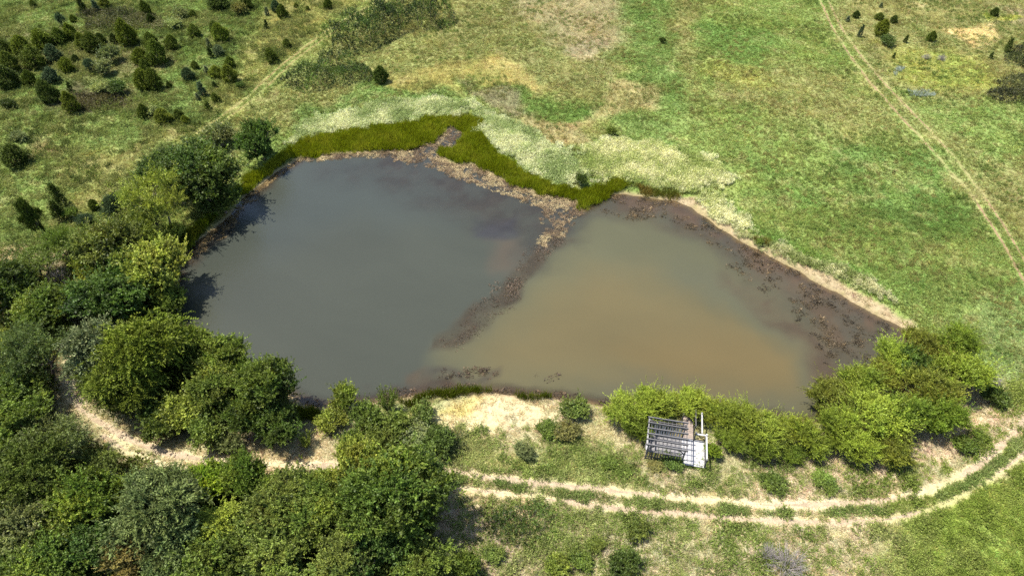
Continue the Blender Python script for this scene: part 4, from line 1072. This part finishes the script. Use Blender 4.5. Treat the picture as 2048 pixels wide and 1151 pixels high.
# near shore
P('bush',690,800,70,.85,'gold','yellow-green small tree at the near water edge beside rushes', variant=0)
P('bush',660,840,62,.75,'yellow','yellow-green shrub under the small shore tree')
P('shoots',772,800,46,1.5,'green','tall upright leafy shoots standing against the water', variant=0)
P('bush',730,832,72,.7,'green','green shore shrub at the foot of the upright shoots')
P('bush',790,848,66,.6,'olive','olive shrub south of the upright shoots')
P('bush',845,826,56,.6,'olive','olive shrub on the edge of the bare sandy bank')
P('bush',830,870,66,.55,'grey','grey-green shrub below the bare sandy bank')
P('bush',768,884,66,.6,'olive','olive brush behind the yellow-green tree top')
P('bush',880,886,72,.6,'dark','darker shrub reaching towards the upper rut')
P('bush',700,885,60,.8,'olive','olive shrub in the dry grass north of the track gap')
P('shoots',612,880,34,1.0,'yellow','little yellow-green sapling in dry grass by the shaded tree', variant=1)
P('bush',1150,818,66,.6,'olive','olive shrub between bare sand and the first willow')
P('bush',1135,862,56,.5,'brown','brownish shrub in front of the sandy bank')
P('bush',1100,858,46,.45,'green','green low shrub at the end of the bare sand')
# scrub on the bank below the track
P('bush',1115,1135,60,.7,'yellow','yellow-green shrub on the lower frame edge below the spiny thicket')
P('bush',1160,1120,50,.6,'green','green shrub beside the yellow-green one on the lower edge')
P('bush',1245,1130,72,.6,'dark','dark green shrub on the lower frame edge in dry grass')
P('bush',1190,1085,40,.5,'olive','small olive shrub in the weeds above the lower-edge shrubs')
P('bush',1275,1060,60,.4,'olive','low olive scrub just below the south rut')
P('bush',985,1110,50,.5,'olive','low olive shrub in the bare pinkish soil')
P('bush',1050,905,46,.5,'grey','grey-green shrub in the grass between bare sand and upper rut')
P('bush',1215,925,40,.45,'green','low green shrub in the weeds west of the pergola')
P('bush',1545,966,52,.35,'green','low green shrub bordering the north rut below the hedge')
P('bush',1650,960,58,.35,'green','wide low shrub bordering the north rut below the clump')
# willow hedge beside the deck
P('willow',1245,822,82,0.78,'willow','first willow bush of the hedge, nearest the bare sand', 'willow hedge by the deck')
P('willow',1300,815,84,0.92,'willow','tall willow bush rising behind the pergola', 'willow hedge by the deck')
P('willow',1342,812,64,.6,'willow','small willow bush closing the hedge behind the gangway', 'willow hedge by the deck')
P('willow',1275,855,70,0.66,'willow_dark','shaded willow bush against the pergola side', 'willow hedge by the deck')
P('willow',1382,806,72,0.8,'willow','willow bush behind the open end of the deck', 'willow hedge by the deck')
P('willow',1446,838,84,0.74,'willow','willow bush just past the deck, on the water side', 'willow hedge by the deck')
P('willow',1490,850,84,0.95,'willow','willow bush in the middle of the hedge', 'willow hedge by the deck')
P('willow',1545,864,86,0.7,'willow','willow bush second from the big willow clump', 'willow hedge by the deck')
P('willow',1600,874,84,0.86,'willow','willow bush touching the big willow clump', 'willow hedge by the deck')
P('willow',1468,880,70,0.6,'willow_dark','lower front willow bush beside the deck', 'willow hedge by the deck')
P('willow',1530,895,74,0.66,'willow_dark','lower front willow bush in the middle of the hedge', 'willow hedge by the deck')
P('willow',1590,908,60,0.55,'willow_dark','lower front willow bush near the big clump', 'willow hedge by the deck')
P('willow',1632,892,66,0.66,'willow_dark','low willow bush filling the gap between hedge and clump', 'willow hedge by the deck')
P('bush',165,500,56,.8,'green','leafy shrub in the gap above the yellow-green track shrub')
P('broadleaf',300,500,80,.9,'green','green tree top between the olive tree and the airy yellow one', variant=2)
P('bush',350,470,44,.8,'yellow','yellow-green shrub at the foot of the airy tree by the rushes')
P('broadleaf',150,600,70,.8,'green','green tree by the sandy gap, behind the broad deep green one', variant=1)
P('bush',1424,903,34,.8,'lime','leafy lime bush growing over the end rail of the deck')
P('bush',1345,925,50,.45,'dark','low dark weeds growing against the front of the pergola')
P('bush',1312,928,40,.4,'brown','low brownish weeds at the front corner of the pergola')
# big willow clump
CL = 'big willow clump at the pond corner'
P('willow',1660,800,95,.85,'willow_olive','willow leaning furthest over the water at the near corner of the clump', CL)
P('willow',1720,775,100,.9,'willow','bright willow on the water side of the clump', CL)
P('willow',1785,725,90,.9,'willow','upright willow top against the dark weedy water', CL)
P('willow',1755,760,80,.9,'willow_olive','olive willow between the water-side tops', CL)
P('broadleaf',1822,735,80,1.0,'deep','single darker broadleaf tree inside the willow clump', variant=1)
P('willow',1850,700,100,.9,'willow_olive','willow at the pond corner where the sandy bank ends', CL)
P('willow',1915,690,84,1.1,'willow_dark','tall narrow willow at the field end of the clump', CL)
P('willow',1920,760,105,.95,'willow','broad sunny willow on the field side of the clump', CL)
P('willow',1860,780,110,.9,'willow_olive','olive willow in the centre of the clump', CL)
P('willow',1675,860,95,.85,'willow','willow next to the hedge end, facing the track', CL)
P('willow',1740,840,110,.9,'willow','big bright willow in the front of the clump', CL)
P('willow',1815,840,110,.85,'willow_dark','dark green willow in the front middle of the clump', CL)
P('willow',1880,835,100,.85,'willow_dark','shaded willow above the dry bank', CL)
P('willow',1720,895,90,.7,'willow','low willow skirt nearest the dry grass', CL)
P('willow',1795,895,90,.7,'willow_olive','low olive willow at the clump foot', CL)
P('bush',1990,785,52,.8,'dark','dark shrub with grey twigs beside the clump and the track')
P('bush',1930,890,44,.55,'green','rounded green shrub on the dry verge below the clump')
P('bush',1960,872,36,.55,'green','second rounded verge shrub, nearer the track')
# far field
P('cedar',760,147,30,1.25,'cedar_dark','pointed dark cedar at the end of the lower bramble patch')
P('bush',1325,80,14,.9,'cedar_dark','tiny dark bush alone on the lush green strip')
P('bush',1222,262,22,.9,'green','small green shrub above the cream flowering weeds')
P('bush',1162,360,24,1.0,'dark','dark shrub at the notch between the two reed beds')
P('bush',1520,482,20,.8,'olive','tuft-like shrub on the sandy east shore')
# north-west scrub cedars
S = 'young cedars in the north-west scrub'
P('cedar',542,110,27,1.1,'cedar','lone round cedar just above the faint wheel ruts', S)
P('cedar',573,87,13,1.1,'cedar','small cedar upslope of the lone round one by the ruts', S)
P('cedar',655,9,15,1.1,'cedar','cedar on the upper frame edge closest to the ruts', S)
P('cedar',563,25,22,1.1,'cedar','dark cedar of the pair near the upper edge, front one', S)
P('cedar',551,14,17,1.1,'cedar_blue','bluish cedar tucked behind its darker twin', S)
P('sapling',533,23,10,1.6,'cedar_grey','grey sapling beside the upper twin cedars', S)
P('sapling',531,50,9,1.8,'cedar_dark','thin dark sapling standing alone below the twin cedars', S)
P('cedar',615,16,9,1.0,'cedar','tiny cedar under the upper frame edge', S)
P('cedar',592,11,9,.9,'cedar_yellow','tiny yellow-green cedar beside another tiny one', S)
P('cedar',492,6,24,1.1,'cedar_dark','dark cedar behind the yellowing bush on the upper edge', S)
P('bush',478,16,26,1.0,'brown','yellow-brown bush in front of a dark cedar', S)
P('cedar',435,0,40,.8,'cedar_dark','wide dark cedar cut by the upper frame edge', S)
P('cedar',459,124,20,1.1,'cedar','rear cedar of the close trio above the ruts', S)
P('cedar',430,143,24,1.05,'cedar_yellow','yellow-green cedar of the close trio above the ruts', S)
P('cedar',459,148,29,1.1,'cedar_yellow','front and largest cedar of the close trio', S)
P('cedar',375,147,26,1.0,'cedar_blue','bluish cedar some way west of the close trio', S)
P('cedar',389,130,15,1.1,'cedar','little cedar behind the bluish one', S)
P('cedar',440,68,28,1.0,'cedar_yellow','front cedar of the overlapping pair on open grass', S)
P('cedar',428,54,22,1.1,'cedar','rear cedar of the overlapping pair on open grass', S)
P('cedar',388,61,24,1.0,'cedar','round cedar west of the overlapping pair', S)
P('sapling',416,84,12,1.8,'cedar_grey','upper grey sapling in the loose row of thin ones', S)
P('sapling',420,106,12,1.7,'cedar_dark','darkest sapling in the loose row of thin ones', S)
P('cedar',436,100,18,1.2,'cedar_grey','shaggy grey-green young cedar beside the thin saplings', S)
P('sapling',412,140,14,1.2,'cedar_grey','grey sapling between the bluish cedar and the trio', S)
P('sapling',403,180,18,1.5,'cedar_blue','blue-green sapling above the ruts, below the trio', S)
P('cedar',431,194,16,1.4,'cedar','narrow cedar nearest the start of the ruts', S)
P('sapling',428,168,10,1.5,'cedar_dark','slim sapling just above the narrow cedar', S)
P('sapling',415,213,14,1.4,'cedar','leaning sapling by the lower end of the ruts', S)
P('sapling',395,194,9,1.4,'cedar_grey','tiny grey sapling beside the blue-green one', S)
P('bush',480,172,16,.9,'dark','little dark bush below the trio on the grass edge', S)
P('cedar',324,230,31,1.05,'cedar_yellow','bright round cedar at the lowest edge of the scrub', S)
P('cedar',285,225,22,1.0,'cedar','smaller cedar west of the bright lowest one', S)
P('cedar',356,226,20,1.2,'cedar','upright cedar of the close pair east of the bright one', S)
P('cedar',370,239,15,1.0,'cedar_yellow','small front cedar of the close pair east of the bright one', S)
P('cedar',283,160,36,1.1,'cedar_yellow','yellow-green cedar in the big clustered pair', S)
P('cedar',307,164,30,1.1,'cedar','dark cedar in the big clustered pair with a shadow', S)
P('cedar',290,133,22,1.2,'cedar','cedar rising right behind the big clustered pair', S)
P('cedar',312,110,34,1.1,'cedar','large dark cedar in the middle of the scrub', S)
P('cedar',280,112,30,1.0,'cedar_yellow','paler cedar leaning on the large dark middle one', S)
P('cedar',302,85,28,1.0,'cedar','cedar directly above the large dark middle one', S)
P('cedar',339,85,23,1.2,'cedar','upright cedar alone east of the middle cluster', S)
P('cedar',253,72,36,1.05,'cedar_yellow','large round cedar in the upper scrub with purple grass beside', S)
P('cedar',226,78,18,1.1,'cedar_dark','dark small cedar beside the large round upper one', S)
P('cedar',293,20,22,1.1,'cedar','cedar of the pair near the top with a small follower', S)
P('cedar',301,38,14,1.2,'cedar_dark','small dark follower cedar below its larger mate', S)
P('cedar',385,28,15,1.0,'cedar','round little cedar near the top, beside pale bushes', S)
P('bush',360,25,28,.9,'grey','grey-green bush beside the round little cedar', S)
P('bush',345,45,34,.7,'pale','pale leafy bush north of the middle cluster', S)
P('sapling',163,12,18,1.7,'cedar_dark','dark spiky sapling near the upper frame edge', S)
P('sapling',190,14,14,1.8,'cedar_blue','blue spiky sapling next to the yellowish cedar on the edge', S)
P('cedar',208,5,20,1.0,'cedar_yellow','yellowish cedar on the upper frame edge', S)
P('cedar',65,8,13,1.0,'cedar','single small cedar in the far corner meadow', S)
P('feathery',120,40,22,1.3,'cedar_blue','tall bluish conifer behind the western cedar mass', S)
P('cedar',146,37,13,1.0,'cedar','small round cedar beside the tall bluish conifer', S)
P('cedar',117,72,30,1.1,'cedar','dark cedar under the tall bluish conifer', S)
P('cedar',142,66,26,1.0,'cedar_yellow','yellowish cedar joined to the dark one under the conifer', S)
P('cedar',182,88,34,1.0,'cedar','wide cedar in the centre of the upper scrub', S)
P('cedar',163,84,26,1.0,'cedar_yellow','yellow-green cedar joined to the wide central one', S)
P('cedar',200,76,18,1.2,'cedar_dark','dark upright cedar behind the wide central one', S)
P('cedar',82,78,34,1.1,'cedar_yellow','yellow-green cedar at the back of the western mass', S)
P('cedar',40,92,36,1.0,'cedar_yellow','broad yellow-green cedar of the western mass', S)
P('cedar',62,112,44,1.05,'cedar','largest dark cedar of the western mass', S)
P('cedar',105,108,28,1.2,'cedar_blue','bluish cedar on the eastern side of the western mass', S)
P('cedar',130,130,26,1.1,'cedar_yellow','light green cedar below the bluish one', S)
P('cedar',150,118,14,1.0,'cedar_dark','small dark cedar between light green cedar and grey shrubs', S)
P('cedar',8,92,30,1.0,'cedar_dark','dark cedar at the western frame edge, upper one', S)
P('cedar',18,128,34,1.0,'cedar','cedar at the western frame edge, middle one', S)
P('cedar',12,155,38,1.0,'cedar_dark','dark heavy cedar at the western frame edge, lowest one', S)
P('cedar',56,157,26,1.0,'cedar','dull cedar below the western mass', S)
P('cedar',101,154,25,.95,'cedar_blue','roundish bluish cedar standing in a bare patch', S)
P('cedar',95,188,36,1.0,'cedar_dark','dark round cedar with a clear shadow on the grass', S)
P('cedar',80,172,16,1.0,'cedar','small cedar peeping out behind the dark round one', S)
P('cedar',142,208,32,1.05,'cedar_yellow','yellow-green cedar above the brownish brush', S)
P('bush',14,205,26,.9,'cedar_dark','dark shrub in shade by the western frame edge', S)
P('feathery',180,132,24,1.2,'cedar_blue','silvery blue conifer beside the grey shrubs', S)
P('bush',207,135,36,.8,'grey','grey-green shrub joined to the silvery blue conifer', S)
P('bush',218,112,40,.7,'grey','soft grey-green mound above the silvery conifer', S)
P('bush',236,172,40,.8,'dark','dark sprawling shrub beside the pale mound', S)
P('bush',202,178,34,.7,'pale','pale sage mound below the silvery conifer', S)
P('sapling',137,172,12,1.8,'cedar_dark','leaning sapling behind the yellow-green cedar', S)
P('cedar',338,170,10,1.2,'cedar_dark','tiny dark cedar east of the big clustered pair', S)
P('bush',305,222,26,.6,'pale','pale lime shrub between the two lowest cedars', S)
# north-east field
E = 'young cedars in the north-east field'
P('cedar',1765,58,29,.95,'cedar_yellow','largest round cedar of the eastern field', E)
P('bush',1777,82,34,.5,'dark','low dark shrub at the foot of the largest eastern cedar', E)
P('cedar',1713,29,13,1.1,'cedar_dark','dark little cedar nearest the eastern wheel ruts', E)
P('cedar',1760,32,15,.95,'cedar','round small cedar above the largest eastern one', E)
P('cedar',1788,38,13,1.2,'cedar_dark','upright dark cedar up and east of the largest one', E)
P('sapling',1721,64,11,1.9,'cedar_blue','thin bluish sapling between the ruts and the largest cedar', E)
P('sapling',1696,38,9,1.3,'cedar_grey','tiny grey sapling beside the eastern ruts', E)
P('sapling',1812,78,10,1.6,'cedar_dark','thin dark sapling east of the low dark shrub', E)
P('cedar',1864,74,14,1.3,'cedar','cedar at the western end of the straw patch', E)
P('sapling',1788,112,8,1.4,'cedar_dark','tiny sapling below the others in yellow-green grass', E)
P('cedar',1990,24,15,1.1,'cedar_dark','dark cedar standing above the yellow weed patch', E)
P('sapling',2020,92,15,1.9,'cedar_dark','tallest thin sapling at the edge of the olive brush', E)
P('sapling',1984,110,9,1.9,'cedar_dark','thinner sapling beside the olive brush', E)
P('sapling',1763,10,8,1.4,'cedar_grey','faint sapling near the upper edge of the eastern field', E)

def dead(px, py, wpx, label, variant=0, name='dead_bush', cat='dead bush'):
    x, y, z, t = ground_at(px, py, .4); me, w0, h0 = DEAD[variant % 2]
    s = wpx * t / FPX / w0
    root = empty(name, (x, y, z), rngp.uniform(0, 6), (s, s, s)); tag(root, label, cat)
    link_mesh('twigs', me, None, root)
dead(1575,1130,90,'leafless grey-mauve bush on the lower frame edge below the track',0)
dead(1540,1110,60,'smaller leafless bush beside the mauve one on the lower edge',1)
dead(115,560,60,'grey dead brush by the sandy gap west of the trees',0)
dead(75,575,50,'faded dead brush next to the dark frame-edge tree',1)
dead(1853,113,20,'dark leafless bush in the eastern yellow-green grass',0)
dead(1884,116,24,'grey-green leafless bush beside the dark leafless one',1)
dead(700,870,40,'dry grey twigs on the bank north of the track gap',1)
dead(430,290,50,'dry brush behind the small olive shrub on the north-west shore',0)
dead(1985,760,46,'grey twiggy brush behind the dark shrub by the clump',0)
def bleached(px, py, up, wpx, label):
    x, y, z, t = ground_at(px, py, up); s = wpx * t / FPX / 1.5
    o = link_mesh('bleached_branch', BRANCH); o.location = (x, y, z); o.scale = (s, s, (up + .6) / 1.5); o.rotation_euler = (0, 0, rngp.uniform(0, 6)); tag(o, label, 'branch')
bleached(488,850,2.2,40,'bare bleached branches poking out of the stand above the track')
bleached(215,948,2.6,36,'bare grey branches sticking out of the olive scrub')
bleached(28,1118,3.4,26,'white bleached branch among the bushes in the south-west corner')
bleached(52,1128,3.4,20,'short white branch beside the longer bleached one')

# ------------------------------------------------------------------ the viewing deck with its pergola
def box_mesh(name, sx, sy, sz, bev=.006):
    import bmesh
    bm = bmesh.new(); bmesh.ops.create_cube(bm, size=1.0)
    for v in bm.verts: v.co = (v.co.x * sx, v.co.y * sy, v.co.z * sz)
    bmesh.ops.bevel(bm, geom=bm.edges[:], offset=min(bev, .3 * min(sx, sy, sz)), segments=1, affect='EDGES')
    me = bpy.data.meshes.new(name); bm.to_mesh(me); bm.free()
    return me

fx, fy, fz, _ = ground_at(1288, 919)
gx_, gy_, _, _ = ground_at(1409, 939)
ang = math.atan2(gy_ - fy, gx_ - fx)
DW = math.hypot(gx_ - fx, gy_ - fy)                       # deck width along its front
deck = empty('viewing_deck', (fx, fy, fz), ang)
tag(deck, 'small grey timber viewing deck with slatted pergola among the willow bushes', 'deck')
DD, FZ, PW, PH = 2.5, .3, 2.95, 2.0                      # depth, floor height, pergola width and height
_cache = {}
rngd = random.Random(5)
def part(name, size, loc, mat, rot=(0, 0, 0), parent=None, label=None):
    key = (name, tuple(round(s, 3) for s in size), mat.name)
    if key not in _cache:
        me = box_mesh(name, *size); me.materials.append(mat); _cache[key] = me
    o = link_mesh(name, _cache[key], None, parent or deck)
    o.location = loc; o.rotation_euler = rot
    if label: o['label'] = label
    return o
# floor boards run along the deck's length, each with a gap
nb = 18; bw = DD / nb
for i in range(nb):
    x0_ = PW + .02 
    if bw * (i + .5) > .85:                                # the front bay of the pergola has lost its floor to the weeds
        part('deck_board', (PW - .01, bw - .014, .035), (PW / 2 + rngd.uniform(-.02, .0), bw * (i + .5), FZ + rngd.uniform(-.002, .002)), M_GREYBEAM_SHADEBOARD)  # the pergola's shade is put into the colour of these boards
    part('deck_board', (DW + .04 - x0_, bw - .014, .035), ((DW + x0_) / 2 + rngd.uniform(-.02, .02), bw * (i + .5), FZ + rngd.uniform(-.002, .002)), M_PALEWOOD, (0, 0, rngd.uniform(-.002, .002)))
for y_ in (.06, DD / 2, DD - .06): part('joist', (DW, .05, .16), (DW / 2, y_, FZ - .1), M_DARKWOOD)
for x_ in (.08, PW, DW - .08):
    for y_ in (.08, DD - .08): part('footing', (.12, .12, .5), (x_, y_, FZ - .43), M_DARKWOOD)
# pergola posts, header beams, rafters
for x_ in (.07, PW):
    for y_ in (.09, DD - .09):
        part('post', (.11, .11, PH), (x_, y_, FZ + .02 + PH / 2), M_WOOD)
for y_ in (.09, DD - .09):
    part('header_beam', (PW + .1, .05, .16), (PW / 2 + .03, y_ - .085, FZ + PH - .05), M_WOOD)
    for x_, s in ((.3, 1), (PW - .24, -1)):
        part('knee_brace', (.62, .05, .08), (x_, y_ - .08, FZ + PH - .36), M_DARKWOOD, (0, -s * R(45), 0))
part('side_beam', (.07, DD + .1, .14), (-.015, DD / 2, FZ + PH - .05), M_GREYBEAM_SHADEBOARD)
part('side_beam', (.05, DD + .1, .14), (PW + .085, DD / 2, FZ + PH - .05), M_WOOD)
for i in range(6):
    part('rafter', (PW + .3, .085, .15), (PW / 2 + .03, -.06 + i * (DD + .12) / 5.0, FZ + PH + .10), M_WOOD, (0, 0, rngd.uniform(-.006, .006)))
for i in range(9):
    part('lath', (.035, DD, .03), (.2 + i * (PW - .3) / 8.0, DD / 2, FZ + PH + .008), M_DARKWOOD, (0, 0, rngd.uniform(-.01, .01)))
# slatted railings
def railing(x0, y0, x1, y1, h=.95, gap=.21, slat=True, mat=M_WOOD, top=M_WOOD, w=.07):
    l = math.hypot(x1 - x0, y1 - y0); a = math.atan2(y1 - y0, x1 - x0); mx, my = (x0 + x1) / 2, (y0 + y1) / 2
    part('rail', (l, .13, .04), (mx, my, FZ + h), top, (0, 0, a))
    part('rail', (l, .04, .09), (mx, my, FZ + .16), mat, (0, 0, a))
    if slat:
        n = max(2, int(l / gap))
        for k in range(1, n):
            t = k / n
            part('baluster', (w, .03, h - .05), (x0 + (x1 - x0) * t, y0 + (y1 - y0) * t, FZ + .02 + (h - .05) / 2 + .02), mat, (0, 0, a))
railing(.13, DD - .09, PW - .06, DD - .09, 1.5, .2, True, M_PALEWOOD, M_WOOD, .12)
railing(.13, .09, PW - .06, .09, 1.0, .2, True, M_DARKWOOD, M_WOOD, .09)
railing(.07, .2, .07, DD - .2, .9, .22, True, M_WOOD, M_PALEWOOD)
# open part: rails on the pond side and along the end
rx0 = PW + .95
part('post', (.1, .1, 1.15), (rx0, DD - .07, FZ + .6), M_DARKWOOD); part('post_cap', (.14, .14, .04), (rx0, DD - .07, FZ + 1.2), M_WOOD)
part('post', (.1, .1, 1.1), (DW - .07, DD - .07, FZ + .57), M_DARKWOOD); part('post_cap', (.14, .14, .04), (DW - .07, DD - .07, FZ + 1.14), M_PALEWOOD)
part('post', (.1, .1, 1.1), (DW - .07, .07, FZ + .57), M_DARKWOOD); part('post_cap', (.14, .14, .04), (DW - .07, .07, FZ + 1.14), M_WOOD)
part('rail', (DW - rx0 - .14, .13, .04), ((rx0 + DW) / 2 - .035, DD - .07, FZ + 1.0), M_PALEWOOD)
part('rail', (DW - rx0 - .14, .04, .08), ((rx0 + DW) / 2 - .035, DD - .07, FZ + .2), M_DARKWOOD)
for s in (1, -1): part('cross_brace', (1.15, .03, .06), ((rx0 + DW) / 2 - .035, DD - .07 + s * .02, FZ + .6), M_DARKWOOD, (0, s * R(38), 0))
part('rail', (.13, DD - .24, .04), (DW - .07, DD / 2, FZ + 1.0), M_PALEWOOD)
part('rail', (.04, DD - .24, .08), (DW - .07, DD / 2, FZ + .2), M_DARKWOOD)
# gangway to the water between the willows, stepping down on tan boards
gw, gl = .85, 3.2
for i in range(16):
    part('gangway_board', (gw, .18, .035), (PW + .5, DD + .12 + i * .2, FZ - .03 - .012 * i), M_RAMPWOOD, (rngd.uniform(-.01, .01), 0, rngd.uniform(-.01, .01)))
for s in (-1, 1):
    part('gangway_stringer', (.05, gl, .14), (PW + .5 + s * gw * .42, DD + gl / 2 + .02, FZ - .21), M_DARKWOOD, (R(-3.4), 0, 0))
for s, n in ((-1, 2), (1, 3)):
    for k in range(n):
        part('post', (.09, .09, 1.1), (PW + .5 + s * (gw / 2 + .06), DD + .9 + k * 1.0, FZ + .3 - .06 * k), M_WOOD)
part('handrail', (.1, 2.3, .04), (PW + .5 + gw / 2 + .06, DD + 1.9, FZ + .83), M_DARKWOOD, (R(-3.4), 0, 0))
part('handrail', (.12, 2.2, .04), (DW - .42, DD + 1.18, FZ + .95), M_PALEWOOD, (R(-2), 0, 0))
part('post', (.09, .09, 1.2), (DW - .42, DD + 2.2, FZ + .3), M_WOOD)
